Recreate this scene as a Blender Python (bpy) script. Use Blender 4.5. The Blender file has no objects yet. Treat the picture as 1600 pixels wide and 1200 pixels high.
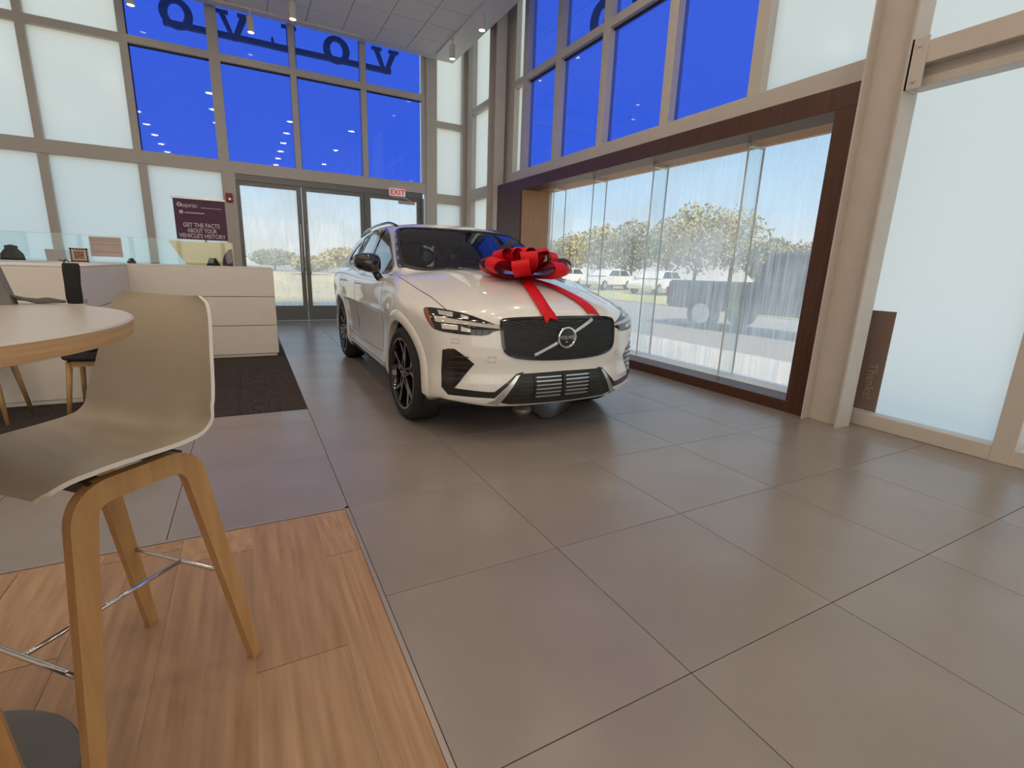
import bpy, bmesh, math, random
import numpy as np
from mathutils import Matrix, Vector
from mathutils.geometry import delaunay_2d_cdt

sc = bpy.context.scene
COL = sc.collection
random.seed(7)

# ------------------------------------------------------------------ camera
YAW, PITCH, ROLL = 0.49752, -0.23422, 0.03655
CAM = np.array([-1.1192, -0.8265, 1.2012])
FPX = 757.2
def cam_axes():
    cy, sy, cp, sp = math.cos(YAW), math.sin(YAW), math.cos(PITCH), math.sin(PITCH)
    f = np.array([sy*cp, cy*cp, sp]); r = np.array([cy, -sy, 0.0]); u = np.cross(r, f)
    c, s = math.cos(ROLL), math.sin(ROLL)
    return c*r+s*u, -s*r+c*u, f
CR, CU, CF = cam_axes()
cd = bpy.data.cameras.new('camera'); cam = bpy.data.objects.new('camera', cd); COL.objects.link(cam)
cd.sensor_width = 36.0; cd.lens = 36.0*FPX/1600.0; cd.clip_start = 0.02; cd.clip_end = 500
m = Matrix.Identity(4)
for i in range(3):
    m[i][0], m[i][1], m[i][2], m[i][3] = CR[i], CU[i], -CF[i], CAM[i]
cam.matrix_world = m
sc.camera = cam

# ------------------------------------------------------------------ sky, sun, exposure
w = bpy.data.worlds.new('sky'); sc.world = w; w.use_nodes = True
wn = w.node_tree.nodes; wn.clear()
tcw = wn.new('ShaderNodeTexCoord'); sxyz = wn.new('ShaderNodeSeparateXYZ'); rmp = wn.new('ShaderNodeValToRGB')
w.node_tree.links.new(tcw.outputs['Generated'], sxyz.inputs[0])
mrw = wn.new('ShaderNodeMapRange'); mrw.inputs[1].default_value = -0.2; mrw.inputs[2].default_value = 1.0
w.node_tree.links.new(sxyz.outputs['Z'], mrw.inputs[0]); w.node_tree.links.new(mrw.outputs[0], rmp.inputs[0])
el = rmp.color_ramp.elements                       # hazy morning sky: pale horizon, soft blue above
ramp = ((0.0, (.84, .81, .74)), (.165, (.94, .92, .86)), (.20, (.82, .88, .91)), (.26, (.56, .76, .94)), (.34, (.42, .66, .90)), (.55, (.46, .69, .93)), (1.0, (.60, .80, 1.0)))
while len(el) < len(ramp): el.new(.5)
for e, (pos, c) in zip(el, ramp): e.position = pos
for e, (pos, c) in zip(el, ramp): e.position = pos; e.color = (*c, 1)
bg = wn.new('ShaderNodeBackground'); bg.inputs['Strength'].default_value = 0.9
wo = wn.new('ShaderNodeOutputWorld')
w.node_tree.links.new(rmp.outputs[0], bg.inputs[0]); w.node_tree.links.new(bg.outputs[0], wo.inputs[0])
sd = bpy.data.lights.new('sun', 'SUN'); sd.energy = 4.6; sd.angle = math.radians(0.6); sd.color = (1.0, 0.86, 0.68)
so = bpy.data.objects.new('sun', sd); COL.objects.link(so)
so.rotation_euler = Vector((0.05, 0.66, -0.75)).to_track_quat('-Z', 'Y').to_euler()
vs = sc.view_settings
vs.view_transform = 'Standard'; vs.look = 'None'; vs.gamma = 1.0; vs.exposure = 0.32; vs.use_curve_mapping = False
DOWNLIGHT = 75.0

# ------------------------------------------------------------------ pixels to places (photo frame 1600x1200)
def pray(u, v):
    return CF + CR*(u-800)/FPX + CU*(600-v)/FPX
def onz(u, v, z=0.0):
    d = pray(u, v); return CAM + d*(z-CAM[2])/d[2]
def ony(u, v, y):
    d = pray(u, v); return CAM + d*(y-CAM[1])/d[1]
def onx(u, v, x):
    d = pray(u, v); return CAM + d*(x-CAM[0])/d[0]

# ------------------------------------------------------------------ materials
MATS = {}
def mat(name, col, rough=0.5, metal=0.0, noise=0.0, scale=8.0, stretch=(1, 1, 1), bump=0.0, bscale=60.0, coat=0.0, spec=0.5, emit=None, estr=1.0, col2=None):
    if name in MATS: return MATS[name]
    M = bpy.data.materials.new(name); M.use_nodes = True; MATS[name] = M
    nt = M.node_tree; N = nt.nodes; L = nt.links; N.clear()
    o = N.new('ShaderNodeOutputMaterial'); b = N.new('ShaderNodeBsdfPrincipled'); L.new(b.outputs[0], o.inputs[0])
    b.inputs['Roughness'].default_value = rough; b.inputs['Metallic'].default_value = metal
    b.inputs['Coat Weight'].default_value = coat; b.inputs['Coat Roughness'].default_value = 0.03
    b.inputs['Specular IOR Level'].default_value = spec
    tc = N.new('ShaderNodeTexCoord'); mp = N.new('ShaderNodeMapping'); mp.inputs['Scale'].default_value = stretch
    L.new(tc.outputs['Object'], mp.inputs[0])
    nz = N.new('ShaderNodeTexNoise'); nz.inputs['Scale'].default_value = scale; nz.inputs['Detail'].default_value = 5
    L.new(mp.outputs[0], nz.inputs[0])
    c2 = col2 if col2 else tuple(c*(1-noise) for c in col)
    mx = N.new('ShaderNodeMix'); mx.data_type = 'RGBA'
    rp = N.new('ShaderNodeMapRange'); rp.inputs[1].default_value = 0.3; rp.inputs[2].default_value = 0.7
    L.new(nz.outputs[0], rp.inputs[0]); L.new(rp.outputs[0], mx.inputs[0])
    mx.inputs[6].default_value = (*c2, 1); mx.inputs[7].default_value = (*col, 1)
    L.new(mx.outputs[2], b.inputs['Base Color'])
    if bump:
        n2 = N.new('ShaderNodeTexNoise'); n2.inputs['Scale'].default_value = bscale; n2.inputs['Detail'].default_value = 3
        L.new(mp.outputs[0], n2.inputs[0])
        bp = N.new('ShaderNodeBump'); bp.inputs['Strength'].default_value = bump; bp.inputs['Distance'].default_value = 0.01
        L.new(n2.outputs[0], bp.inputs['Height']); L.new(bp.outputs[0], b.inputs['Normal'])
    if emit:
        b.inputs['Emission Color'].default_value = (*emit, 1); b.inputs['Emission Strength'].default_value = estr
    return M
def glassmat(name, tint=(1, 1, 1), gloss=0.08, film=None, filmcol=(.9, .9, .9), filmfac=0.0, streak=False, lo=.3, hi=.7, rough=0.0, fmap=(1, 1, 1), diff=0.0, zfade=0.0):
    """sheet glass: see-through tint, a mirror-like surface and, where wanted, a translucent film or condensation"""
    if name in MATS: return MATS[name]
    M = bpy.data.materials.new(name); M.use_nodes = True; MATS[name] = M
    nt = M.node_tree; N = nt.nodes; L = nt.links; N.clear()
    o = N.new('ShaderNodeOutputMaterial')
    tr = N.new('ShaderNodeBsdfTransparent'); tr.inputs[0].default_value = (*tint, 1)
    base = tr.outputs[0]
    if filmfac > 0:
        tl = N.new('ShaderNodeBsdfTranslucent'); tl.inputs[0].default_value = (*filmcol, 1)
        src = tl.outputs[0]
        if diff > 0:
            df = N.new('ShaderNodeBsdfDiffuse'); df.inputs[0].default_value = (*filmcol, 1)
            md = N.new('ShaderNodeMixShader'); md.inputs[0].default_value = diff
            L.new(tl.outputs[0], md.inputs[1]); L.new(df.outputs[0], md.inputs[2]); src = md.outputs[0]
        mx = N.new('ShaderNodeMixShader'); mx.inputs[0].default_value = filmfac
        L.new(base, mx.inputs[1]); L.new(src, mx.inputs[2])
        if streak:
            tc = N.new('ShaderNodeTexCoord'); mp = N.new('ShaderNodeMapping'); mp.inputs['Scale'].default_value = fmap
            L.new(tc.outputs['Object'], mp.inputs[0])
            nz = N.new('ShaderNodeTexNoise'); nz.inputs['Scale'].default_value = 6.0; nz.inputs['Detail'].default_value = 6; nz.inputs['Roughness'].default_value = .65
            L.new(mp.outputs[0], nz.inputs[0])
            n2 = N.new('ShaderNodeTexNoise'); n2.inputs['Scale'].default_value = 1.1; n2.inputs['Detail'].default_value = 3
            L.new(tc.outputs['Object'], n2.inputs[0])
            ad = N.new('ShaderNodeMath'); ad.operation = 'ADD'; L.new(nz.outputs[0], ad.inputs[0]); L.new(n2.outputs[0], ad.inputs[1])
            mr = N.new('ShaderNodeMapRange'); mr.inputs[1].default_value = .7; mr.inputs[2].default_value = 1.3
            mr.inputs[3].default_value = lo; mr.inputs[4].default_value = hi
            L.new(ad.outputs[0], mr.inputs[0]); fo_ = mr.outputs[0]
            if zfade:                     # condensation runs down and gathers towards the sill; on doors it adds glow
                sp = N.new('ShaderNodeSeparateXYZ'); L.new(tc.outputs['Object'], sp.inputs[0])
                mz = N.new('ShaderNodeMath'); mz.operation = 'MULTIPLY_ADD'; mz.inputs[1].default_value = -zfade; mz.inputs[2].default_value = zfade*1.9
                L.new(sp.outputs['Z'], mz.inputs[0])
                az = N.new('ShaderNodeMath'); az.operation = 'ADD'; az.use_clamp = True
                L.new(fo_, az.inputs[0]); L.new(mz.outputs[0], az.inputs[1]); fo_ = az.outputs[0]
            L.new(fo_, mx.inputs[0])
        base = mx.outputs[0]
    gl = N.new('ShaderNodeBsdfGlossy'); gl.inputs['Roughness'].default_value = rough
    fr = N.new('ShaderNodeFresnel'); fr.inputs['IOR'].default_value = 1.45
    mm = N.new('ShaderNodeMath'); mm.operation = 'MULTIPLY'; mm.inputs[1].default_value = gloss/0.04*1.0
    mm.use_clamp = True
    L.new(fr.outputs[0], mm.inputs[0])
    m2 = N.new('ShaderNodeMixShader'); L.new(mm.outputs[0], m2.inputs[0])
    L.new(base, m2.inputs[1]); L.new(gl.outputs[0], m2.inputs[2]); L.new(m2.outputs[0], o.inputs[0])
    return M
def woodmat(name, ca, cb, axis=1, sc_=6.0, rough=.45, spec=.5):
    """long grain along one axis (3: around a rim)"""
    st = [9, 9, 9]
    if axis == 3: st = [.8, .8, 22]
    else: st[axis] = .55
    return mat(name, ca, rough=rough, col2=cb, scale=sc_, stretch=tuple(st), bump=.04, bscale=20, spec=spec)

M_white = mat('painted_aluminium', (.60, .555, .505), rough=.45, noise=.04)
M_post = mat('painted_steel', (.60, .545, .50), rough=.45, noise=.06, bump=.03, bscale=40)
M_grey = mat('grey_aluminium', (.20, .20, .19), rough=.4, metal=.3, noise=.05)
M_gask = mat('black_gasket', (.02, .02, .025), rough=.6)
M_wall = mat('wall_paint', (.68, .65, .61), rough=.7, noise=.03)
M_tile = mat('porcelain_tile', (.29, .25, .23), rough=.27, noise=.16, scale=1.8, bump=.015, bscale=90, spec=.6)
M_grout = mat('grout', (.13, .11, .10), rough=.9)
M_plank = [woodmat('wood_plank_%d' % i, a, b, 1, 3.0, .42) for i, (a, b) in enumerate([((.47, .29, .17), (.30, .165, .085)), ((.43, .26, .15), (.27, .15, .08)), ((.50, .31, .18), (.34, .19, .10))])]
M_joint = mat('plank_joint', (.55, .44, .33), rough=.8)
M_trim = mat('floor_trim', (.36, .31, .29), rough=.35, metal=.4)
M_carp = mat('carpet_pile', (.075, .050, .047), rough=.95, col2=(.014, .008, .008), scale=9, stretch=(8, 1, 1), bump=.6, bscale=90)
M_carp2 = mat('carpet_pile_turned', (.075, .050, .047), rough=.95, col2=(.014, .008, .008), scale=9, stretch=(1, 8, 1), bump=.6, bscale=90)
M_ceil = mat('ceiling_panel', (.84, .78, .70), rough=.9, noise=.06, scale=60)
M_grid = mat('ceiling_grid', (.42, .39, .36), rough=.6)
M_wal = woodmat('walnut_frame', (.105, .040, .020), (.062, .024, .012), 2, 4.0, .42)
M_walin = woodmat('light_walnut', (.42, .23, .12), (.33, .17, .085), 2, 4.0, .45)
M_oak = woodmat('oak_plywood', (.50, .285, .115), (.40, .21, .08), 2, 5.0, .4)
M_oakf = woodmat('oak_far', (.42, .26, .11), (.33, .19, .075), 2, 5.0, .45)
M_shell = mat('shell_plastic', (.47, .415, .335), rough=.5, noise=.03)
M_chrome = mat('chrome', (.75, .75, .76), rough=.12, metal=1.0)
M_top = mat('laminate_top', (.50, .46, .43), rough=.35, noise=.05, scale=5, stretch=(1, 8, 1))
M_topedge = woodmat('tabletop_edge', (.60, .37, .19), (.47, .27, .13), 3, 5.0, .45)
M_dark = mat('dark_metal', (.05, .05, .052), rough=.5)
M_black = mat('black_fabric', (.012, .011, .012), rough=.85, bump=.2, bscale=200)
M_desk = mat('white_laminate', (.78, .725, .68), rough=.4, noise=.03)
M_seam = mat('seam_dark', (.12, .11, .10), rough=.9)  # dark grey of the desk carcass and sensor outlines
M_blue = glassmat('blue_film_glass', tint=(.075, .150, .76), gloss=.04, filmfac=.15, filmcol=(.09, .175, .88), rough=.01)
M_frost = glassmat('frosted_glass', tint=(1, 1, 1), gloss=.03, filmfac=1.0, filmcol=(.955, .945, .885), rough=.16)
M_fog = glassmat('misted_glass', gloss=.05, filmfac=.4, filmcol=(.82, .84, .85), streak=True, lo=.04, hi=.62, fmap=(1, 5, .22), zfade=.20)
M_fogdoor = glassmat('misted_door_glass', gloss=.04, filmfac=.6, filmcol=(.98, .93, .84), streak=True, lo=.22, hi=.66, fmap=(3, 1, .6), zfade=.10)  # real mist, tinted warm and thickened at the foot to add glow
M_clear = glassmat('clear_glass', tint=(.93, .97, .965), gloss=.05)
M_fin = glassmat('fin_glass', tint=(.972, .992, .988), gloss=.01)
M_finedge = mat('fin_edge', (.72, .80, .80), rough=.25)
M_screen = glassmat('counter_screen_glass', tint=(.90, .968, .966), gloss=.05)
M_carglass = glassmat('car_glass', tint=(.62, .66, .65), gloss=.07)
M_cartint = glassmat('car_tinted_glass', tint=(.16, .17, .18), gloss=.09)
M_lamp = mat('lamp_lens', (.9, .8, .6), rough=.3, emit=(1.0, .78, .45), estr=12.0)
M_down = mat('downlight_lens', (.9, .85, .75), rough=.3, emit=(1.0, .82, .62), estr=DOWNLIGHT)
M_fix = mat('fixture_housing', (.76, .71, .65), rough=.4)
M_paint = mat('pearl_white_paint', (.80, .785, .775), rough=.28, coat=1.0, noise=.01, scale=300)
M_gblk = mat('gloss_black', (.008, .008, .009), rough=.12, coat=.6)
M_sblk = mat('satin_black', (.018, .018, .019), rough=.45)
M_rub = mat('tyre_rubber', (.014, .014, .014), rough=.75, bump=.15, bscale=120)
M_rim = mat('machined_alloy', (.55, .55, .56), rough=.22, metal=1.0)
M_silv = mat('satin_silver', (.62, .62, .62), rough=.25, metal=.9)
M_mesh = mat('grille_mesh_black', (.035, .035, .037), rough=.35)
M_amber = mat('amber_reflector', (.22, .07, .02), rough=.2, coat=1.0)
M_lens = mat('lamp_reflector', (.85, .86, .88), rough=.15, metal=.7)
M_drl = mat('daytime_light_bar', (.50, .47, .46), rough=.3, coat=1.0)
M_seat = mat('car_seat_leather', (.022, .020, .020), rough=.6)
M_cab = mat('cabin_trim', (.03, .028, .027), rough=.7)
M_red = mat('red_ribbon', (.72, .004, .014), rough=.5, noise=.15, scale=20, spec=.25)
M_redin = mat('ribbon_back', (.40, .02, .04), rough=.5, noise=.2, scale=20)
M_asph = mat('asphalt', (.34, .30, .27), rough=.9, noise=.15, scale=3)
M_conc = mat('concrete', (.62, .58, .53), rough=.85, noise=.12, scale=2)
M_grass = mat('grass', (.42, .42, .11), rough=.9, col2=(.50, .44, .15), scale=2)
M_leaf = [mat('leaf_%d' % i, c, rough=.8, noise=.35, scale=4) for i, c in enumerate([(.44, .38, .15), (.52, .43, .19), (.34, .32, .14)])]
M_bark = mat('bark', (.10, .075, .05), rough=.9)

# ------------------------------------------------------------------ mesh helpers
class MB:
    def __init__(s): s.v = []; s.f = []; s.m = []; s.mi = 0
    def add(s, vs, fs):
        o = len(s.v); s.v += [tuple(map(float, p)) for p in vs]; s.f += [tuple(i+o for i in f) for f in fs]; s.m += [s.mi]*len(fs); return s
    def box(s, x0, x1, y0, y1, z0, z1, b=0.0):
        if b <= 0:
            return s.add([(x, y, z) for z in (z0, z1) for y in (y0, y1) for x in (x0, x1)],
                  [(0, 2, 3, 1), (4, 5, 7, 6), (0, 1, 5, 4), (2, 6, 7, 3), (0, 4, 6, 2), (1, 3, 7, 5)])
        bm = bmesh.new(); bmesh.ops.create_cube(bm, size=1)
        for v in bm.verts: v.co = ((x0+x1)/2+v.co.x*(x1-x0), (y0+y1)/2+v.co.y*(y1-y0), (z0+z1)/2+v.co.z*(z1-z0))
        bmesh.ops.bevel(bm, geom=bm.edges[:]+bm.verts[:], offset=b, segments=2, affect='EDGES', profile=.5)
        bm.verts.index_update()
        s.add([v.co for v in bm.verts], [[v.index for v in f.verts] for f in bm.faces]); bm.free(); return s
    def tube(s, pts, r, n=8, cap=True):
        pts = [Vector(p) for p in pts]; R = r if isinstance(r, (list, tuple)) else [r]*len(pts)
        rings = []; up = None
        for i, p in enumerate(pts):
            a = pts[max(i-1, 0)]; b = pts[min(i+1, len(pts)-1)]; d = (b-a).normalized()
            if up is None:
                up = Vector((0, 0, 1)) if abs(d.z) < .9 else Vector((1, 0, 0))
            e = d.cross(up).normalized(); f = e.cross(d).normalized(); up = f
            rings.append([p+e*R[i]*math.cos(2*math.pi*k/n)+f*R[i]*math.sin(2*math.pi*k/n) for k in range(n)])
        vs = [q for rg in rings for q in rg]; fs = []
        for i in range(len(pts)-1):
            for k in range(n):
                fs.append((i*n+k, i*n+(k+1) % n, (i+1)*n+(k+1) % n, (i+1)*n+k))
        if cap:
            fs.append(tuple(range(n-1, -1, -1))); fs.append(tuple((len(pts)-1)*n+k for k in range(n)))
        return s.add(vs, fs)
    def lathe(s, prof, n=32, axis='z', c=(0, 0, 0), a0=0, a1=2*math.pi):
        """prof: (radius, height)"""
        full = abs(a1-a0-2*math.pi) < 1e-6; k = n if full else n+1
        vs = []
        for (r, h) in prof:
            for i in range(k):
                a = a0+(a1-a0)*i/n
                if axis == 'z': p = (c[0]+r*math.cos(a), c[1]+r*math.sin(a), c[2]+h)
                elif axis == 'x': p = (c[0]+h, c[1]+r*math.cos(a), c[2]+r*math.sin(a))
                else: p = (c[0]+r*math.cos(a), c[1]+h, c[2]+r*math.sin(a))
                vs.append(p)
        fs = []
        for j in range(len(prof)-1):
            for i in range(n if full else n):
                a, b = j*k+i, j*k+(i+1) % k
                fs.append((a, b, b+k, a+k))
        return s.add(vs, fs)
    def prism(s, poly, d, off=(0, 0, 0)):
        """poly: 3D points, extruded by vector d"""
        n = len(poly); P = [Vector(p)+Vector(off) for p in poly]; D = Vector(d)
        return s.add(P+[p+D for p in P], [tuple(range(n-1, -1, -1)), tuple(range(n, 2*n))]+[(i, (i+1) % n, n+(i+1) % n, n+i) for i in range(n)])
    def sweep(s, path, wdir, wid, thk):
        """rectangular bar along a planar path: wid along wdir, thk in the plane; lists give a taper"""
        W = Vector(wdir).normalized(); P = [Vector(p) for p in path]; n = len(P)
        vs = []
        for i, p in enumerate(P):
            d = (P[min(i+1, n-1)]-P[max(i-1, 0)]).normalized(); t = d.cross(W).normalized()
            a = wid[i]/2 if isinstance(wid, list) else wid/2; b = thk[i]/2 if isinstance(thk, list) else thk/2
            vs += [p+W*a+t*b, p-W*a+t*b, p-W*a-t*b, p+W*a-t*b]
        fs = [(3, 2, 1, 0), tuple(4*(n-1)+k for k in range(4))]
        for i in range(n-1):
            for k in range(4): fs.append((4*i+k, 4*i+(k+1) % 4, 4*i+4+(k+1) % 4, 4*i+4+k))
        return s.add(vs, fs)
    def mesh(s, name):
        me = bpy.data.meshes.new(name); me.from_pydata(s.v, [], s.f); me.update()
        bm = bmesh.new(); bm.from_mesh(me); bmesh.ops.recalc_face_normals(bm, faces=bm.faces[:]); bm.to_mesh(me); bm.free()
        if any(s.m): me.polygons.foreach_set('material_index', s.m)
        return me
    def build(s, name, m, parent=None, smooth=None):
        me = s.mesh(name)
        return link(name, me, m, parent, smooth)
def link(name, me, m, parent=None, smooth=None):
    if len(me.materials) == 0:
        for x in (m if isinstance(m, list) else [m]): me.materials.append(x)
    if smooth is not None:
        me.polygons.foreach_set('use_smooth', [True]*len(me.polygons))
        if smooth < 3: me.set_sharp_from_angle(angle=smooth)
    o = bpy.data.objects.new(name, me); COL.objects.link(o)
    if parent is not None: o.parent = parent
    return o
def empty(name, loc=(0, 0, 0), rz=0.0):
    o = bpy.data.objects.new(name, None); COL.objects.link(o); o.location = loc; o.rotation_euler = (0, 0, rz); o.empty_display_size = .1
    return o
def tag(o, label=None, cat=None, group=None, kind=None):
    if label: o['label'] = label
    if cat: o['category'] = cat
    if group: o['group'] = group
    if kind: o['kind'] = kind
    return o
def struct(name, loc=(0, 0, 0)): return tag(empty(name, loc), kind='structure')
def copy_tree(o, parent=None):
    c = o.copy(); COL.objects.link(c); c.parent = parent
    for ch in list(o.children): copy_tree(ch, c)
    return c
def instance(name, me, parent, loc=(0, 0, 0), rz=0, scale=None):
    o = bpy.data.objects.new(name, me); COL.objects.link(o); o.parent = parent; o.location = loc; o.rotation_euler = (0, 0, rz)
    if scale: o.scale = scale
    return o
def text_mesh(body, size, extrude=.002, bold=0.0, align='CENTER', spacing=1.0):
    cu = bpy.data.curves.new('t', 'FONT'); cu.body = body; cu.size = size; cu.extrude = extrude; cu.offset = bold
    cu.align_x = align; cu.align_y = 'CENTER'; cu.resolution_u = 3; cu.space_character = spacing
    ob = bpy.data.objects.new('t', cu); COL.objects.link(ob)
    dg = bpy.context.evaluated_depsgraph_get(); dg.update()
    me = bpy.data.meshes.new_from_object(ob.evaluated_get(dg)); bpy.data.objects.remove(ob); bpy.data.curves.remove(cu)
    return me
def chaikin(P, n=2, closed=True):
    P = [np.array(p, float) for p in P]
    for _ in range(n):
        Q = []; k = len(P)
        for i in range(k if closed else k-1):
            a, b = P[i], P[(i+1) % k]; Q += [a*.75+b*.25, a*.25+b*.75]
        if not closed: Q = [P[0]]+Q+[P[-1]]
        P = Q
    return P

# ================================================================== THE ROOM
XW = 3.40      # inner face of the right-hand glazing
YB = 10.05     # inner face of the back glazing
ZC = 5.30      # suspended ceiling
XL, YF, ZT = -7.0, -7.0, 6.6
T = 0.76

# floor: slab, tiles, planks, carpet
fl = struct('floor')
MB().box(XL, XW+.2, YF, YB+.2, -.20, -.006).build('slab', M_grout, fl)
g = .0015
tile_me = MB().box(0, T-2*g, 0, T-2*g, -.012, 0, .0015).mesh('tile'); tile_me.materials.append(M_tile)
for i in range(-9, 5):
    for j in range(-9, 14):
        x0, y0 = i*T, j*T
        if x0 > XW or y0 > YB or x0+T < XL+.7 or y0 < -3.1: continue
        wood = x0+T <= -.76+.01 and y0+T <= 1.53
        if wood: continue
        x1 = min(x0+T-2*g, XW+.05)-x0; y1 = min(y0+T-2*g, YB+.05)-y0
        if x0+T <= -.75 and y0+T > 3.39:      # carpet from 3.385 on
            if y0 >= 3.385: continue
            y1 = 3.385-y0
        instance('tile', tile_me, fl, (x0+g, y0+g, 0), 0, (x1/(T-2*g), y1/(T-2*g), 1))
# wood-look planks
pw, pl_ = .2635, 1.22
plank_mes = []
for k in range(3):
    me = MB().box(0, pw-.003, 0, pl_-.003, -.012, 0, .001).mesh('plank'); me.materials.append(M_plank[k]); plank_mes.append(me)
MB().box(XL+.6, -.775, -3.2, 1.505, -.03, -.0035).build('plank_joint', M_joint, fl)
xs = [-.926-pw*k for k in range(0, 12)]
offs = {0: .576+1.22*.44, 1: .576, 2: 1.30, 3: .20, 4: .9, 5: .45}
for c in range(12):
    xr = -.778 if c == 0 else xs[c-1]; xl = xs[c]
    y = offs[c % 6]+pl_*2
    while y > -3.2:
        ya, yb = max(y-pl_, -3.1), min(y, 1.5)
        if yb-ya > .02:
            instance('plank', plank_mes[(c*2+int(y*3)) % 3], fl, (xl+.0015, ya+.0015, 0), 0, ((xr-xl-.003)/(pw-.003), (yb-ya-.003)/(pl_-.003), 1))
        y -= pl_
MB().box(-.778, -.762, -3.1, 1.52, -.01, .003).box(XL+.7, -.762, 1.503, 1.52, -.01, .003).build('edge_trim', M_trim, fl)
# carpet tiles by the desk
ct = MB().box(0, .497, 0, .497, -.012, .004, .002).mesh('carpet_tile'); ct.materials.append(M_carp)
ct2 = MB().box(0, .497, 0, .497, -.012, .004, .002).mesh('carpet_tile'); ct2.materials.append(M_carp2)
for i in range(12):
    for j in range(7):
        instance('carpet_tile', (ct, ct2)[(i+j) % 2], fl, (-.762-.5*(i+1), 3.387+.5*j, 0))

# ceiling panels (visible part), soffit edge, upper roof
ce = struct('ceiling')
CX1, CY1 = 3.0, 9.85
pan = MB().box(.006, .604, .006, .604, 0, .02, .003).mesh('panel'); pan.materials.append(M_ceil)
MB().box(XL, CX1, YF, CY1, ZC+.012, ZC+.06).build('backing', M_grid, ce)
MB().box(CX1-.42, CX1, YF, CY1, ZC-.002, ZC+.12).box(XL, CX1-.42, CY1-.16, CY1, ZC-.002, ZC+.12).build('border', M_fix, ce)
for i in range(16):
    for j in range(17):
        x0 = CX1-.42-.61*(i+1); y0 = CY1-.16-.61*(j+1)
        if x0 < XL: continue
        instance('panel', pan, ce, (x0, y0, ZC))
MB().box(XL-.2, XW+.5, YF-.2, YB+.5, ZT, ZT+.2).build('roof_deck', M_wall, ce)

# solid walls out of sight
tag(MB().box(XL-.2, XL, YF, YB+.3, -.1, ZT).build('wall_left', M_wall), kind='structure')
wf = struct('wall_front')          # unseen front; its frosted glazing is added to brighten car and desk
MB().box(XL-.2, XW+.3, YF-.2, YF, 3.3, ZT).build('spandrel', M_wall, wf)
MB().box(XL-.2, XW+.3, YF-.2, YF, -.1, .15).build('sill', M_white, wf)
for k in range(9): MB().box(XL+k*1.3-.06, XL+k*1.3+.06, YF-.16, YF, .15, 3.3).build('mullion', M_white, wf)

# ------------------------------------------------------------------ back glazing
wb = struct('wall_back')
D = .16                      # mullion depth
mx_ = [-6.37, -5.11, -3.85, -2.60, -1.33, -.07, 1.205, 2.45]
def vbar(p, name, xc, w_, z0, z1, y0=YB, d=D, m=None): return MB().box(xc-w_/2, xc+w_/2, y0, y0+d, z0, z1, .004).build(name, m or M_white, p)
for k, x in enumerate(mx_):
    wdt = {-1.33: .17, 2.45: .09}.get(x, .11)
    vbar(wb, 'mullion', x, wdt, 2.93, ZT, YB+.012)
for x in (-6.37, -5.11, -3.85, -2.56): vbar(wb, 'mullion', x, .12, 0, 2.72, YB+.012)
vbar(wb, 'post', -1.29, .22, 0, 2.73)
vbar(wb, 'post', 2.60, .24, 0, ZT, YB-.02, .2)
vbar(wb, 'post', 3.43, .24, 0, ZT, YB-.02, .22)
MB().box(XL, 2.5, YB, YB+D, 2.72, 2.93, .006).build('beam', M_white, wb)
MB().box(XL, 2.5, YB+.008, YB+D, 4.55, 4.67, .005).build('transom', M_white, wb)
MB().box(2.7, 3.35, YB+.005, YB+D, 4.10, 4.22, .005).build('transom', M_white, wb)
MB().box(2.7, 3.35, YB+.005, YB+D, 2.55, 2.75, .005).build('transom', M_white, wb)
MB().box(XL, -1.35, YB+.005, YB+D, 0, .12, .005).box(2.7, 3.35, YB+.005, YB+D, 0, .12, .005).build('sill', M_white, wb)
M_bare = glassmat('bare_glass', tint=(.985, .99, .985), gloss=.0)
def sheet(parent, x0, x1, y0, y1, z0, z1, m, face):
    """glass sheet whose film or condensation sits on the room-side face (2: -y side, 4: -x side)"""
    b = MB().box(x0, x1, y0, y1, z0, z1); b.m = [0 if i == face else 1 for i in range(6)]
    me = bpy.data.meshes.new('pane'); me.from_pydata(b.v, [], b.f); me.update(); me.polygons.foreach_set('material_index', b.m)
    return link('pane', me, [m, M_bare], parent)
def pane(parent, x0, x1, z0, z1, m, y=YB+.10, t=.012): return sheet(parent, x0, x1, y, y+t, z0, z1, m, 2)
def gasket(parent, x0, x1, z, y=YB+.09):
    pass
wn8 = struct('fill_window')  # added frosted panes behind the camera, a source of front light
for k in range(8):
    _p = sheet(wn8, XL+k*1.3+.05, XL+k*1.3+1.25, YF-.10, YF-.088, .14, 3.32, M_frost, 3)
wn1 = struct('window_1')     # frosted lights left of the doors
for a, b in zip([-6.37, -5.11, -3.85], [-5.11, -3.85, -2.56]):
    pane(wn1, a+.05, b-.05, .1, 2.74, M_frost)
pane(wn1, -2.51, -1.39, .1, 2.74, M_frost)
for a, b in zip([-6.37, -5.11, -3.85], [-5.11, -3.85, -2.60]):
    pane(wn1, a+.05, b-.05, 2.91, 4.57, M_frost); pane(wn1, a+.05, b-.05, 4.65, ZT, M_frost)
wn2 = struct('window_2')     # blue lights above the doors
for a, b in zip([-2.60, -1.33, -.07, 1.205], [-1.33, -.07, 1.205, 2.43]):
    pane(wn2, a+.05, b-.05, 2.91, 4.57, M_blue); pane(wn2, a+.05, b-.05, 4.65, ZT, M_blue)
    gk = MB()
    for (z0, z1) in ((2.93, 4.55), (4.67, ZT)):
        gk.box(a+.05, a+.068, YB+.07, YB+.10, z0, z1).box(a+.05, b-.05, YB+.07, YB+.10, z1-.02, z1)
    gk.build('gasket', M_gask, wn2)
wn3 = struct('window_3')     # narrow frosted lights in the corner
for z0, z1 in ((.1, 2.57), (2.73, 4.12), (4.20, ZT)): pane(wn3, 2.72, 3.33, z0, z1, M_frost)

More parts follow.
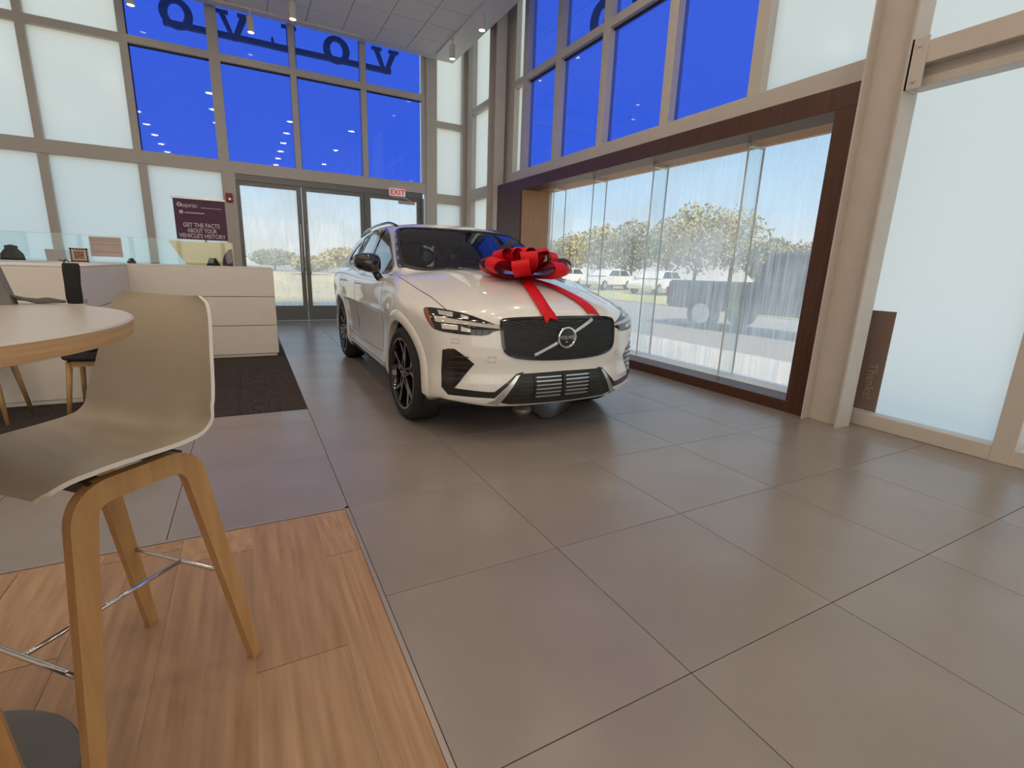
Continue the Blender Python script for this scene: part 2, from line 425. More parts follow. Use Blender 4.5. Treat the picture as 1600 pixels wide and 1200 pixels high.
# doors (three leaves in grey frames)
def door(name, x0, x1, side, label_handle=True):
    d = struct(name)
    st = .085
    b = MB().box(x0, x0+st, YB+.03, YB+.08, .01, 2.60, .003).box(x1-st, x1, YB+.03, YB+.08, .01, 2.60, .003)
    b.box(x0+st, x1-st, YB+.03, YB+.08, 2.53, 2.60).box(x0+st, x1-st, YB+.03, YB+.08, .01, .30).build('leaf_frame', M_grey, d)
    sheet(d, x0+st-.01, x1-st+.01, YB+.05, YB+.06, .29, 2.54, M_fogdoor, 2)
    xh = x0+.05 if side < 0 else x1-.05
    MB().tube([(xh, YB+.03, .95), (xh, YB-.03, .98), (xh, YB-.03, 1.9), (xh, YB+.03, 1.93)], .011, 8).build('pull_handle', M_chrome, d)
    return d
d1 = door('door_1', -1.20, -.06, 1); d2 = door('door_2', -.05, 1.15, -1); d3 = door('door_3', 1.19, 2.36, -1)
fr = MB().box(-1.178, 2.40, YB+.006, YB+.12, 2.605, 2.718, .004).box(1.155, 1.185, YB+.0, YB+.12, 0, 2.61).box(2.365, 2.42, YB, YB+.12, 0, 2.61)
fr.build('door_frame', M_grey, wb)
MB().box(1.86, 2.22, YB-.02, YB+.03, 2.46, 2.52, .006).tube([(2.16, YB-.01, 2.52), (1.95, YB-.16, 2.56), (1.70, YB-.01, 2.58)], .010, 6).build('door_closer', M_white, d3)

# ------------------------------------------------------------------ right glazing
wr = struct('wall_right')
ym = [7.44, 6.38, 5.20, 3.96, 2.76]
for y in ym: MB().box(XW, XW+D, y-.07, y+.07, 2.92, ZT, .004).build('mullion', M_white, wr)
MB().box(XW, XW+D, 7.80, 7.92, 2.92, ZT, .004).build('mullion', M_white, wr)
MB().box(XW-.03, XW+D, 1.35, 8.05, 2.735, 2.93, .006).build('beam', M_white, wr)
MB().box(XW+.006, XW+D, 2.7, 7.86, 4.37, 4.48, .005).build('transom', M_white, wr)
pr_ = lambda parent, y0, y1, z0, z1, m, x=XW+.10: sheet(parent, x, x+.012, y0, y1, z0, z1, m, 4)
wn4 = struct('window_4')     # blue lights over the display window
for a, b in zip(ym[1:], ym[:-1]):
    pr_(wn4, a+.06, b-.06, 2.91, 4.39, M_blue); pr_(wn4, a+.06, b-.06, 4.46, ZT, M_blue)
    gk = MB()
    for (z0, z1) in ((2.93, 4.37), (4.48, ZT)):
        gk.box(XW+.07, XW+.10, a+.07, a+.088, z0, z1).box(XW+.07, XW+.10, a+.07, b-.07, z1-.02, z1)
    gk.build('gasket', M_gask, wn4)
wn5 = struct('window_5')     # frosted lights on the right
pr_(wn5, 1.3, 2.70, 2.91, ZT, M_frost); pr_(wn5, 7.5, 7.82, 2.91, 4.39, M_frost); pr_(wn5, 7.5, 7.82, 4.46, ZT, M_frost)
pr_(wn5, .40, 1.62, .12, 2.62, M_frost); pr_(wn5, .40, 1.30, 2.70, ZT, M_frost)
for a in (-1.0, -2.3, -3.6, -4.9, -6.2): pr_(wn5, a+.06, a+1.24, .12, 2.62, M_frost); pr_(wn5, a+.06, a+1.24, 2.72, ZT, M_frost)
MB().box(XW, XW+D, -6.9, 1.62, 0, .115, .006).build('sill', M_white, wr)
for y in (.345, -1.0, -2.3, -3.6, -4.9, -6.2): MB().box(XW-.004, XW+D, y-.06, y+.06, 0, ZT, .004).build('mullion', M_white, wr)
# end wall strips behind the wood frame, up to the back corner
MB().box(XW, XW+D, 9.72, 10.0, 0, ZT, .004).build('post', M_white, wr); MB().box(XW, XW+D, 7.925, 8.62, 0, ZT, .004).build('post', M_white, wr)
for z0, z1 in ((4.36, 4.48), (2.62, 2.85), (0, .12)): MB().box(XW+.006, XW+D, 8.6, 9.74, z0, z1, .004).build('transom', M_white, wr)
wn6 = struct('window_6')
for z0, z1 in ((.1, 2.64), (2.83, 4.38), (4.46, ZT)): pr_(wn6, 8.6, 9.75, z0, z1, M_frost)

# steel columns: two flanges and a web
def hcol(name, yc, label):
    c = empty(name, (3.21, yc, 0)); tag(c, label, 'column', 'steel columns')
    MB().box(-.10, .10, -.15, -.136, 0, ZT).build('flange', M_post, c); MB().box(-.10, .10, .136, .15, 0, ZT).build('flange', M_post, c)
    MB().box(-.008, .008, -.136, .136, 0, ZT).build('web', M_post, c)
    return c
c1 = hcol('steel_column', 1.43, 'wide-flange steel column between the wood-framed display window and the frosted side glazing')
hcol('steel_column', 8.13, 'far steel column rising at the glazed corner past the display window')
for s in (-1, 1):
    for dx in (-.05, .05):
        for z in (2.60, 2.74):
            MB().lathe([(0, -.008), (.014, -.008), (.014, .008), (0, .008)], 8, 'y', (dx, s*.158, z)).build('bolt', M_post, c1)
# girt beam running on from the column towards the camera side
gb = empty('girt_beam', (3.21, 1.28, 2.55)); tag(gb, 'steel girt beam bolted to the near column across the frosted glazing', 'beam')
MB().box(-.09, .16, -8, -.01, .13, .27, .003).box(-.03, .10, -8, -.01, 0, .06, .003).box(0, .08, -8, -.01, .06, .13).build('beam_section', M_post, gb)
MB().box(-.10, -.09, -.10, 0, -.02, .30).box(-.10, .05, -.012, 0, -.02, .30).build('clip_plate', M_post, gb)
for z in (.03, .25): MB().lathe([(0, -.012), (.013, -.012), (.013, .0), (0, .0)], 8, 'x', (-.10, -.05, z)).build('bolt', M_post, gb)

# ------------------------------------------------------------------ wood framed display window
tf = struct('trim_1')
XF = 3.17
Y0f, Y1f = 1.585, 7.92
zt0, zt1 = 2.53, 2.705
MB().box(XF, XF+.30, Y0f, Y1f, zt0, zt1, .004).build('head_board', M_wal, tf)
MB().box(XF, XF+.30, Y0f, Y1f, 0, .105, .004).build('sill_board', M_wal, tf)
MB().box(XF, XF+.30, Y0f, 1.78, .105, zt0, .004).build('jamb_board', M_wal, tf)
MB().box(XF, XF+.02, 7.0, Y1f, .105, zt0).build('end_board', M_wal, tf)
MB().box(XF+.02, XF+.62, 6.97, 7.02, .105, zt0).build('end_lining', M_walin, tf)
MB().box(XF+.30, XF+.62, 1.75, 7.0, zt0, zt0+.05).build('head_lining', M_walin, tf)
MB().box(XF+.30, XF+.62, 1.75, 7.0, .03, .105).build('sill_ledge', M_desk, tf)
MB().box(XF+.30, XF+.62, 1.74, 1.78, .03, zt0).build('jamb_lining', M_walin, tf)
wn7 = struct('window_7')
XG = XF+.56
fy = [6.44, 5.36, 4.13, 2.79]
edges_y = [7.0]+fy+[1.78]
for a, b in zip(edges_y[:-1], edges_y[1:]):
    sheet(wn7, XG, XG+.015, b+.004, a-.004, .10, zt0+.02, M_fog, 4)
for y in fy:
    f = MB().box(XG-.24, XG, y-.009, y+.009, .11, zt0-.005).build('glass_fin', M_fin, wn7)
    MB().box(XG-.244, XG-.239, y-.010, y+.010, .11, zt0-.005).build('fin_edge', M_finedge, f)
    MB().box(XG-.003, XG+.002, y-.010, y+.010, .11, zt0-.005).build('joint', M_finedge, f)
    MB().box(XG-.24, XG, y-.022, y+.022, zt0-.035, zt0+.01).build('shoe', M_silv, f)

# ------------------------------------------------------------------ ceiling track and spotlights
def spotlight(x, y, label):
    s = empty('track_spotlight', (x, y, ZC-(.032 if abs(x+.15) > .01 else 0))); tag(s, label, 'spotlight', 'cylinder spotlights under the ceiling')
    MB().tube([(0, 0, 0), (0, 0, -.13)], .012, 8).box(-.03, .03, -.015, .015, -.015, 0).build('stem', M_fix, s)
    MB().lathe([(0, -.10), (.052, -.10), (.055, -.105), (.055, -.33), (.050, -.33), (.046, -.315)], 20).build('housing', M_fix, s, .7)
    MB().lathe([(.047, -.318), (.0, -.318)], 20).build('lens', M_lamp, s)
    return s
tr = MB().box(2.535, 2.575, .5, 9.55, ZC-.03, ZC).build('track_rail', M_fix); tag(tr, 'straight lighting track along the ceiling edge beside the glazing', 'track')
tr2 = MB().box(-4.2, 1.2, 9.60, 9.64, ZC-.03, ZC).build('track_rail', M_fix); tag(tr2, 'straight lighting track along the ceiling edge above the blue glass', 'track')
spotlight(2.555, 8.72, 'spotlight nearest the ceiling corner, on the track beside the glazing')
spotlight(2.555, 7.40, 'second spotlight from the ceiling corner, on the track beside the glazing')
spotlight(-.74, 9.62, 'spotlight hanging in front of the reversed sign on blue glass')
spotlight(-.15, 8.80, 'spotlight hanging from the ceiling tiles, off the track')
spotlight(-2.38, 9.62, 'spotlight at the left edge of the blue glass')
ex_me = None
for i, x in enumerate((-5.6, -3.6, -1.6, .4, 2.2)):
    for j, y in enumerate((-6.0, -4.4, -2.8, -1.2, .4, 2.0, 3.6, 5.2)):
        if x > 2 and j % 2: continue
        if ex_me is None:
            dl = empty('downlight', (x, y, ZC-.004)); tag(dl, 'round recessed downlight in the tiled ceiling', 'downlight', 'recessed downlights')
            r1 = MB().lathe([(.10, 0), (.125, 0), (.125, -.008), (.10, -.004)], 20).build('trim_ring', M_fix, dl)
            r2 = MB().lathe([(.10, -.002), (0, -.002)], 20).build('lens', M_down, dl)
            ex_me = dl
        else:
            c = copy_tree(ex_me); c.location = (x, y, ZC-.004)

# signs on the back wall
es = empty('exit_sign', (1.83, YB-.03, 2.68)); tag(es, 'white exit sign with red letters over the glass doors', 'sign')
MB().box(-.17, .17, -.02, .03, -.075, .075, .006).build('housing', mat('sign_white', (.85, .83, .80), rough=.4, emit=(1, .9, .88), estr=.15), es)
t = text_mesh('EXIT', .145, .002, .004, spacing=1.05); o = link('lettering', t, mat('exit_red', (.65, .02, .03), rough=.4, emit=(1, .05, .06), estr=.25), es); o.rotation_euler = (math.pi/2, 0, 0); o.location = (0, -.023, -.005)
al = empty('fire_alarm', (-1.30, YB-.002, 2.28)); tag(al, 'small red fire alarm box on the post beside the doors', 'alarm')
MB().box(-.055, .055, -.05, 0, -.08, .08, .012).build('case', mat('alarm_red', (.30, .03, .02), rough=.4), al)
MB().lathe([(0, -.058), (.018, -.055), (.024, -.048)], 12, 'y', (.005, 0, -.025)).build('strobe', M_lens, al)

# ------------------------------------------------------------------ reversed sign letters outside the blue glass
M_sign = mat('sign_letter', (.02, .022, .03), rough=.5)
SG = 'sign letters outside the blue glass'
def letter(kind, h):
    b = MB(); w = h*1.25; t_ = .16*h
    def P(poly): b.prism([(x*h, 0, z*h) for x, z in poly], (0, .08, 0))
    if kind == 'V':
        P([(-.62, 1), (-.16, 1), (-.16, .90), (-.62, .90)]); P([(.16, 1), (.62, 1), (.62, .90), (.16, .90)])
        P([(-.52, .9), (-.26, .9), (.10, 0), (-.10, 0)]); P([(.30, .9), (.50, .9), (.10, 0), (0, .12)])
    elif kind == 'L':
        P([(-.50, 1), (.08, 1), (.08, .90), (-.50, .90)]); P([(-.36, .9), (-.10, .9), (-.10, .1), (-.36, .1)])
        P([(-.50, .1), (.50, .1), (.50, 0), (-.50, 0)]); P([(.38, .1), (.50, .1), (.50, .42), (.42, .42)])
    else:
        n = 28
        vs = []; fs = []
        for y in (0, .08):
            for r in (0, 1):
                for k in range(n):
                    a = 2*math.pi*k/n; rx, rz = ((.56, .54), (.28, .36))[r]
                    vs.append((rx*h*math.cos(a), y, h*(.5+rz*math.sin(a))))
        for k in range(n):
            q = (k+1) % n
            fs += [(k, q, n+q, n+k), (2*n+k, 3*n+k, 3*n+q, 2*n+q), (k, 2*n+k, 2*n+q, q), (n+k, n+q, 3*n+q, 3*n+k)]
        b.add(vs, fs)
    return b
YS = 10.85
hs = .46
for kind, xc, lab in (('V', 1.86, 'dark letter V at the end of the reversed sign nearest the corner glazing'), ('O', .86, 'dark letter O beside the end letter V of the reversed sign'), ('L', -.12, 'dark letter L in the middle of the reversed sign'), ('V', -.98, 'dark letter V beside the far end letter O of the reversed sign'), ('O', -1.88, 'dark letter O at the frosted-glass end of the reversed sign')):
    o = letter(kind, hs).build('sign_letter', M_sign); o.location = (xc, YS+.1, 5.20); o.rotation_euler = (0, 0, math.pi); tag(o, lab, 'letter', SG)
tag(MB().box(-2.1, 2.0, YS+.10, YS+.2, 5.24, 5.33).build('sign_rail', M_sign), 'dark rail carrying the reversed sign letters outside the blue glass', 'rail')
for kind, yc, lab in (('O', 6.5, 'dark letter O outside the side blue glass, cut by a mullion'), ('V', 5.6, 'dark letter V outside the side blue glass near the top')):
    o = letter(kind, .46).build('sign_letter', M_sign); o.location = (4.3, yc, 4.95); o.rotation_euler = (0, 0, math.pi/2); tag(o, lab, 'letter', 'sign letters outside the side glass')
tag(MB().box(4.3, 4.36, 2.5, 6.9, 5.0, 5.09).build('sign_rail', M_sign), 'dark rail of the sign outside the side blue glass', 'rail')

# ================================================================== THE CAR
# body surface: zero set of a smooth blend of side, top, front, rear and cabin surfaces (x across, y to the rear, z up; front axle at the origin)
def sm(t): t = np.clip(t, 0, 1); return t*t*(3-2*t)
def smax(a, b, k):
    h = np.clip(.5+.5*(a-b)/k, 0, 1); return b*(1-h)+a*h+k*h*(1-h)
def smin(a, b, k): return -smax(-a, -b, k)
def spl(xs, ys):
    xs = np.array(xs, float); ys = np.array(ys, float); mm = np.gradient(ys, xs)
    def f(v):
        v = np.clip(v, xs[0], xs[-1]); i = np.clip(np.searchsorted(xs, v)-1, 0, len(xs)-2)
        h = xs[i+1]-xs[i]; t = (v-xs[i])/h
        return (2*t**3-3*t**2+1)*ys[i]+(t**3-2*t**2+t)*h*mm[i]+(-2*t**3+3*t**2)*ys[i+1]+(t**3-t**2)*h*mm[i+1]
    return f
Wz = spl([.15, .24, .32, .42, .55, .70, .85, .95, 1.02, 1.08, 1.14, 1.25], [.84, .895, .925, .931, .925, .934, .948, .948, .935, .903, .845, .70])
Fz = spl([.15, .24, .32, .42, .50, .62, .75, .86, .93, 1.0, 1.2], [.14, .05, .012, .0, .012, .008, .018, .045, .085, .16, .5])
hoodz = spl([-1, -.86, -.7, -.4, 0, .4, .6, 1.0, 1.5, 3, 4], [.84, .895, .962, 1.045, 1.120, 1.168, 1.172, 1.135, 1.13, 1.16, 1.17])
roofz = spl([.8, 1.2, 1.5, 1.8, 2.2, 2.6, 3.0, 3.4, 3.6, 4], [1.53, 1.595, 1.63, 1.647, 1.65, 1.637, 1.612, 1.572, 1.545, 1.49])
WB_ = 2.865
ARC = .415; AZ = .38
def implicit(x, y, z):
    ax = np.abs(x); fl_ = 0
    for yc in (0, WB_):
        r = np.hypot(y-yc, z-AZ); fl_ = fl_+.014*np.exp(-((r-.47)/.13)**2)
    tap = 1-.10*sm((-.03-y)/.7)-.03*sm((y-3.1)/.8)
    side = ax-(Wz(z)+fl_)*tap
    crown = (.05+.05*sm((.4-y)/.6))*(ax/.8)**2.4+.05*sm((-y-.1)/.7)*(ax/.8)**3
    dome = .013*sm((.62-ax)/.16)*sm((y+.95)/.5)
    top = (z-(hoodz(y)-crown+dome))*.97
    yf = -.875+.34*(ax/.915)**2.8+Fz(z)
    front = -(y-yf)
    yr = 3.84-.20*(ax/.92)**4.5-.10*sm((z-.75)/.5)
    rear = y-yr
    bot = .215+.04*sm((-y-.2)/.4)+.05*sm((-y-.3)/.3)*sm((ax-.45)/.45)-z
    lower = smax(smax(side, top, .05), smax(front, rear, .01), .07)
    lower = smax(lower, bot, .04)
    gs = (ax-(.835-(z-1.08)*.415-.05*sm((y-2.2)/1.6)-.02*sm((1.2-y)/1.0)))*.93
    gr = z-(roofz(y)-.05*(ax/.6)**2.2)
    ys_ = y-.20*ax**2
    ws = (z-1.17-(ys_-.40)*.50+.06*(ys_-.86)**2-.012)*.88
    rw = (y-(3.80-(z-1.08)*.60)+.12*ax**2)*.86
    g_ = smax(smax(gs, gr, .06), smax(ws, rw, .01), .04)
    g_ = smax(g_, .8-z, .02)
    return smin(lower, g_, .025)
def grad(P):
    e = 1.5e-3; G = np.stack([implicit(*(P+np.eye(3)[k]*e).T)-implicit(*(P-np.eye(3)[k]*e).T) for k in range(3)], -1)
    return G/(np.linalg.norm(G, axis=1, keepdims=True)+1e-12)
def march(P0, d, tmax=3.2, step=.02):
    """first crossing of the body along d (rows of start points), by stepping a safe share of the distance"""
    P0 = np.atleast_2d(np.asarray(P0, float)); d = np.asarray(d, float); d = d/np.linalg.norm(d)
    t = np.zeros(len(P0)); f = None
    for _ in range(34):
        f = implicit(*(P0+d*t[:, None]).T); t = np.minimum(t+np.where(f > .02, f*.72, f*.8), tmax+.5)
    P = P0+d*t[:, None]; f = implicit(*P.T)
    return P, (np.abs(f) < .006) & (t < tmax)
def inpoly(X, Y, poly):
    poly = np.asarray(poly)[:, :2]; c = np.zeros(X.shape, bool); j = len(poly)-1
    for i in range(len(poly)):
        xi, yi = poly[i]; xj, yj = poly[j]
        c ^= ((yi > Y) != (yj > Y)) & (X < (xj-xi)*(Y-yi)/(yj-yi+1e-12)+xi); j = i
    return c

CARX, CARY, CARA = .825, 2.84, -.012
car = empty('car', (CARX, CARY, 0), CARA)
tag(car, 'white SUV with black grille parked on the showroom tiles, red bow on its hood', 'car')

# --- outlines (side view y,z ; top view x,y)
win_front = chaikin([(.66, 1.115), (1.02, 1.30), (1.38, 1.475), (1.62, 1.545), (1.80, 1.555), (1.83, 1.115)], 2)
win_rear = chaikin([(1.93, 1.118), (1.90, 1.555), (2.30, 1.552), (2.66, 1.525), (2.80, 1.485), (2.80, 1.18), (2.70, 1.13)], 2)
win_qtr = chaikin([(2.89, 1.17), (2.89, 1.47), (3.05, 1.445), (3.32, 1.36), (3.42, 1.25), (3.30, 1.19)], 2)
wsh = [(0, .325), (.3, .35), (.6, .44), (.755, .535), (.775, .60), (.755, .74), (.65, 1.22), (.615, 1.265), (.3, 1.195), (0, 1.17)]
wsh_full = chaikin([(-x, y) for x, y in wsh]+[(x, y) for x, y in wsh[::-1]][1:-1], 2)
hood_line = [(.27, .857), (.057, .822), (-.183, .786), (-.402, .762), (-.509, .752)]

# --- dense grid
NT = 440
th = np.linspace(0, 2*np.pi, NT, endpoint=False)+1e-4
rows_o = []; rows_d = []
def addrow(y, ph):
    d = np.stack([np.cos(th)*math.cos(ph), np.full(NT, math.sin(ph)), np.sin(th)*math.cos(ph)], -1)
    rows_o.append(np.tile([0, y, .70], (NT, 1))); rows_d.append(d)
for ph in np.linspace(-math.pi/2+.004, 0, 96)[:-1]: addrow(-.33, ph)
for y in np.linspace(-.33, 3.25, 270): addrow(y, 0)
for ph in np.linspace(0, math.pi/2-.01, 44)[1:]: addrow(3.25, ph)
O = np.concatenate(rows_o); Dr = np.concatenate(rows_d); NR = len(rows_o)
lo = np.zeros(len(O)); hi = np.full(len(O), 2.0)
for _ in range(26):
    mid = (lo+hi)/2; f = implicit(*(O+Dr*mid[:, None]).T); hi = np.where(f > 0, mid, hi); lo = np.where(f > 0, lo, mid)
BV = O+Dr*lo[:, None]; BN = grad(BV)
idx = np.arange(NR*NT).reshape(NR, NT)
a = idx[:-1]; b = np.roll(idx, -1, 1)[:-1]; c_ = np.roll(idx, -1, 1)[1:]; d_ = idx[1:]
FQ = np.stack([a, d_, c_, b], -1).reshape(-1, 4)
cap = [tuple(idx[0][::-1]), tuple(idx[-1])]
Cn = BV[FQ].mean(1); Nn = BN[FQ].mean(1)
cx, cyy, cz = np.abs(Cn[:, 0]), Cn[:, 1], Cn[:, 2]
kill = np.zeros(len(FQ), bool)
for yc in (0, WB_): kill |= (np.hypot(cyy-yc, cz-AZ) < ARC) & (cx > .5)
sideface = (np.abs(Nn[:, 0]) > .6) & (cx > .5)
for wp in (win_front, win_rear, win_qtr): kill |= inpoly(cyy, cz, wp) & sideface & (cz > 1.0)
kill |= inpoly(Cn[:, 0], cyy, wsh_full) & (cz > 1.1) & (cyy < 1.35)
rwin = [(-.56, 1.18), (.56, 1.18), (.50, 1.47), (-.50, 1.47)]
kill |= inpoly(Cn[:, 0], cz, rwin) & (cyy > 3.3)
kill |= (cz < .24) & (Nn[:, 2] < -.8) & (cyy > -.4) & (cyy < 3.4)
hx = np.interp(cyy, [p[0] for p in hood_line[::-1]], [p[1] for p in hood_line[::-1]])
hoodf = (Nn[:, 2] > .35) & (cx < np.where(cyy < -.509, .752-(-.509-cyy)*1.05, hx)) & (cyy < .33+.23*cx**2) & (cz > .87) & ~kill
def doorpoly(y0, y1, y0b): return [(y0, .98), (y0b, .44), (y1, .40), (y1, 1.10), (y0-.05, 1.10)]
fd = [(.60, 1.09), (.63, .44), (1.74, .42), (1.86, .80), (1.88, 1.10)]
rd = [(1.90, 1.10), (1.88, .80), (1.76, .42), (2.33, .42), (2.42, .62), (2.62, .84), (2.86, .96), (2.88, 1.14)]
fdm = inpoly(cyy, cz, fd) & (cx > .6) & ~kill; rdm = inpoly(cyy, cz, rd) & (cx > .6) & ~kill
sidepos = Cn[:, 0] > 0
def panel(name, mask, m=M_paint, extra=None):
    fs = FQ[mask]; used, inv = np.unique(fs.ravel(), return_inverse=True)
    me = bpy.data.meshes.new(name); nf = len(fs)
    me.vertices.add(len(used)); me.vertices.foreach_set('co', BV[used].astype(np.float32).ravel())
    me.loops.add(nf*4); me.loops.foreach_set('vertex_index', inv.astype(np.int32))
    me.polygons.add(nf); me.polygons.foreach_set('loop_start', np.arange(0, nf*4, 4, dtype=np.int32))
    me.polygons.foreach_set('use_smooth', np.ones(nf, bool))
    me.update(); me.validate()
    me.normals_split_custom_set_from_vertices(BN[used].tolist())
    return link(name, me, m, car)
rest = ~(kill | hoodf | fdm | rdm)
panel('body_shell', rest)
panel('hood', hoodf)
panel('front_door', fdm & ~sidepos); panel('front_door', fdm & sidepos); panel('rear_door', rdm & ~sidepos); panel('rear_door', rdm & sidepos)

# --- patches that follow the body surface
def basis(d):
    d = np.array(d, float); d /= np.linalg.norm(d)
    up = np.array([0, 0, 1.0]) if abs(d[2]) < .8 else np.array([0, 1.0, 0])
    e1 = np.cross(up, d); e1 /= np.linalg.norm(e1); e2 = np.cross(d, e1)
    return d, e1, e2
def flat(P, d):
    dd, e1, e2 = basis(d); P = np.asarray(P, float); return np.stack([P@e1, P@e2], -1)
def drop(Q, d, off=0.0):
    dd, e1, e2 = basis(d); P0 = Q[:, :1]*e1+Q[:, 1:2]*e2
    # start well outside the body, keep the start plane near the car
    base = np.array([0, 1.4, .7]); base = base-dd*(base@dd); base = dd*0
    mid = np.array([0, 1.4, .7])@dd
    P0 = P0+dd*(mid-2.6)
    P, ok = march(P0, dd, 5.0, .02)
    n = grad(P); return P+n*off, n, ok
def patch(name, poly2, d, m, parent, off=.002, thick=.006, res=.022, holes=None, mirror=False, both=False):
    """poly2: outline in the (e1,e2) plane of view direction d"""
    poly2 = [np.array(p) for p in poly2]
    def dens(pp):
        out = []
        for i, p in enumerate(pp):
            q = pp[(i+1) % len(pp)]; n = max(1, int(np.linalg.norm(q-p)/res)); out += [p+(q-p)*k/n for k in range(n)]
        return out
    ring = dens(poly2); vs2 = list(ring); loops = [list(range(len(ring)))]
    hs_ = []
    for h in (holes or []):
        r = dens([np.array(p) for p in h]); loops.append(list(range(len(vs2), len(vs2)+len(r)))); vs2 += r; hs_.append(r)
    A = np.array(poly2); x0, y0 = A.min(0); x1, y1 = A.max(0)
    gx, gy = np.meshgrid(np.arange(x0+res/2, x1, res), np.arange(y0+res/2, y1, res)); gx = gx.ravel(); gy = gy.ravel()
    ins = inpoly(gx, gy, A)
    for r in hs_: ins &= ~inpoly(gx, gy, np.array(r))
    rr = np.array(vs2)
    for px, py in zip(gx[ins], gy[ins]):
        if np.min((rr[:, 0]-px)**2+(rr[:, 1]-py)**2) > (res*.45)**2: vs2.append(np.array([px, py]))
    edges = [(l[i], l[(i+1) % len(l)]) for l in loops for i in range(len(l))]
    out = delaunay_2d_cdt([Vector(p) for p in vs2], edges, [], 0, 1e-6)
    V2 = np.array([tuple(v) for v in out[0]]); tris = [tuple(f) for f in out[2]]
    ce_ = np.array([V2[list(f)].mean(0) for f in tris])
    keep = inpoly(ce_[:, 0], ce_[:, 1], A)
    for r in hs_: keep &= ~inpoly(ce_[:, 0], ce_[:, 1], np.array(r))
    tris = [f for f, k in zip(tris, keep) if k]
    P, n, ok = drop(V2, d, off)
    tris = [f for f in tris if ok[list(f)].all()]
    # outward orientation
    def orient(f):
        a_, b_, c2 = P[f[0]], P[f[1]], P[f[2]]
        return f if np.cross(b_-a_, c2-a_)@n[f[0]] > 0 else f[::-1]
    tris = [orient(f) for f in tris]
    from collections import Counter
    ec = Counter()
    for f in tris:
        for i in range(3): ec[(f[i], f[(i+1) % 3])] += 1
    bnd = [e for e in ec if (e[1], e[0]) not in ec]
    bv = sorted({i for e in bnd for i in e}); mp_ = {i: len(P)+k for k, i in enumerate(bv)}
    allv = np.concatenate([P, P[bv]-n[bv]*(thick+off)]) if bv else P
    alln = np.concatenate([n, n[bv]]) if bv else n
    faces = tris+[(e[1], e[0], mp_[e[0]], mp_[e[1]]) for e in bnd]
    obs = []
    for s in ((1, -1) if both else ((-1,) if mirror else (1,))):
        VV = allv*np.array([s, 1, 1]); NN = alln*np.array([s, 1, 1]); ff = faces if s > 0 else [f[::-1] for f in faces]
        me = bpy.data.meshes.new(name); me.from_pydata([tuple(p) for p in VV], [], ff); me.update()
        sm_ = [len(f) == 3 for f in ff]; me.polygons.foreach_set('use_smooth', sm_)
        ln = []
        for pz in me.polygons:
            for li in pz.loop_indices:
                ln.append(tuple(NN[me.loops[li].vertex_index]) if len(pz.vertices) == 3 else tuple(pz.normal))
        me.normals_split_custom_set(ln)
        obs.append(link(name, me, m, parent if not isinstance(parent, dict) else parent[s]))
    return obs
FRONT = (0, 1, 0); SIDE = (1, 0, 0); TOP = (0, 0, -1); DIAG = (.62, .78, 0)
def f2(P): return [flat((x, 0, z), FRONT) for x, z in P]
def s2(P): return [flat((0, y, z), SIDE) for y, z in P]
def t2(P): return [flat((x, y, 0), TOP) for x, y in P]
def g2(P): return [flat(p, DIAG) for p in P]
def strip2(path, w_):
    path = [np.array(p, float) for p in path]; L_, R_ = [], []
    for i, p in enumerate(path):
        t = path[min(i+1, len(path)-1)]-path[max(i-1, 0)]; t = t/np.linalg.norm(t); n = np.array([-t[1], t[0]])
        ww = w_[i] if isinstance(w_, list) else w_
        L_.append(p+n*ww/2); R_.append(p-n*ww/2)
    return L_+R_[::-1]
def inset(P, k):
    """move a closed outline inwards by k"""
    P = np.array(P); n = len(P); area = .5*sum(P[i][0]*P[(i+1) % n][1]-P[(i+1) % n][0]*P[i][1] for i in range(n)); s = 1 if area > 0 else -1
    out = []
    for i in range(n):
        t = P[(i+1) % n]-P[i-1]; t = t/(np.linalg.norm(t)+1e-9); out.append(P[i]+np.array([-t[1], t[0]])*k*s)
    return out

# glass
W2 = t2(wsh_full)
patch('windshield', W2, TOP, M_carglass, car, -.004, .002, .06)
patch('windshield_border', inset(W2, -.014), TOP, M_sblk, car, .002, .01, .03, holes=[inset(W2, .03)])
for nm, wp in (('front_window', win_front), ('rear_window', win_rear), ('quarter_window', win_qtr)):
    S2 = s2(wp)
    patch(nm, S2, SIDE, M_carglass if nm == 'front_window' else M_cartint, car, -.004, .002, .06, both=True)
    patch('window_trim', inset(S2, -.014), SIDE, M_gblk, car, .003, .01, .03, holes=[inset(S2, .013)], both=True)
patch('pillar_cover', s2([(1.825, 1.11), (1.80, 1.56), (1.91, 1.56), (1.94, 1.11)]), SIDE, M_gblk, car, .0035, .004, .05, both=True)
rw2 = [flat((x, 0, z), (0, -1, 0)) for x, z in chaikin(rwin, 2)]
patch('tailgate_window', rw2, (0, -1, 0), M_cartint, car, -.003, .002, .06)
patch('tailgate_trim', inset(rw2, -.02), (0, -1, 0), M_sblk, car, .002, .01, .04, holes=[inset(rw2, .02)])

# panel gaps
def seam(path2, d, both=True, w_=.0055): patch('panel_gap', strip2(path2, w_), d, M_sblk, car, .0012, .002, .03, both=both)
hl = [(-.862, .33), (-.857, .27), (-.822, .057), (-.786, -.183), (-.762, -.402), (-.752, -.505)]
seam(t2(hl), TOP)
seam(s2([(.60, 1.08), (.575, .98), (.60, .62), (.64, .44), (1.72, .41)]), SIDE)
seam(s2([(1.89, 1.10), (1.87, .80), (1.74, .42)]), SIDE)
seam(s2([(1.74, .41), (2.32, .42), (2.42, .62), (2.62, .84), (2.85, .96), (2.90, 1.12)]), SIDE)
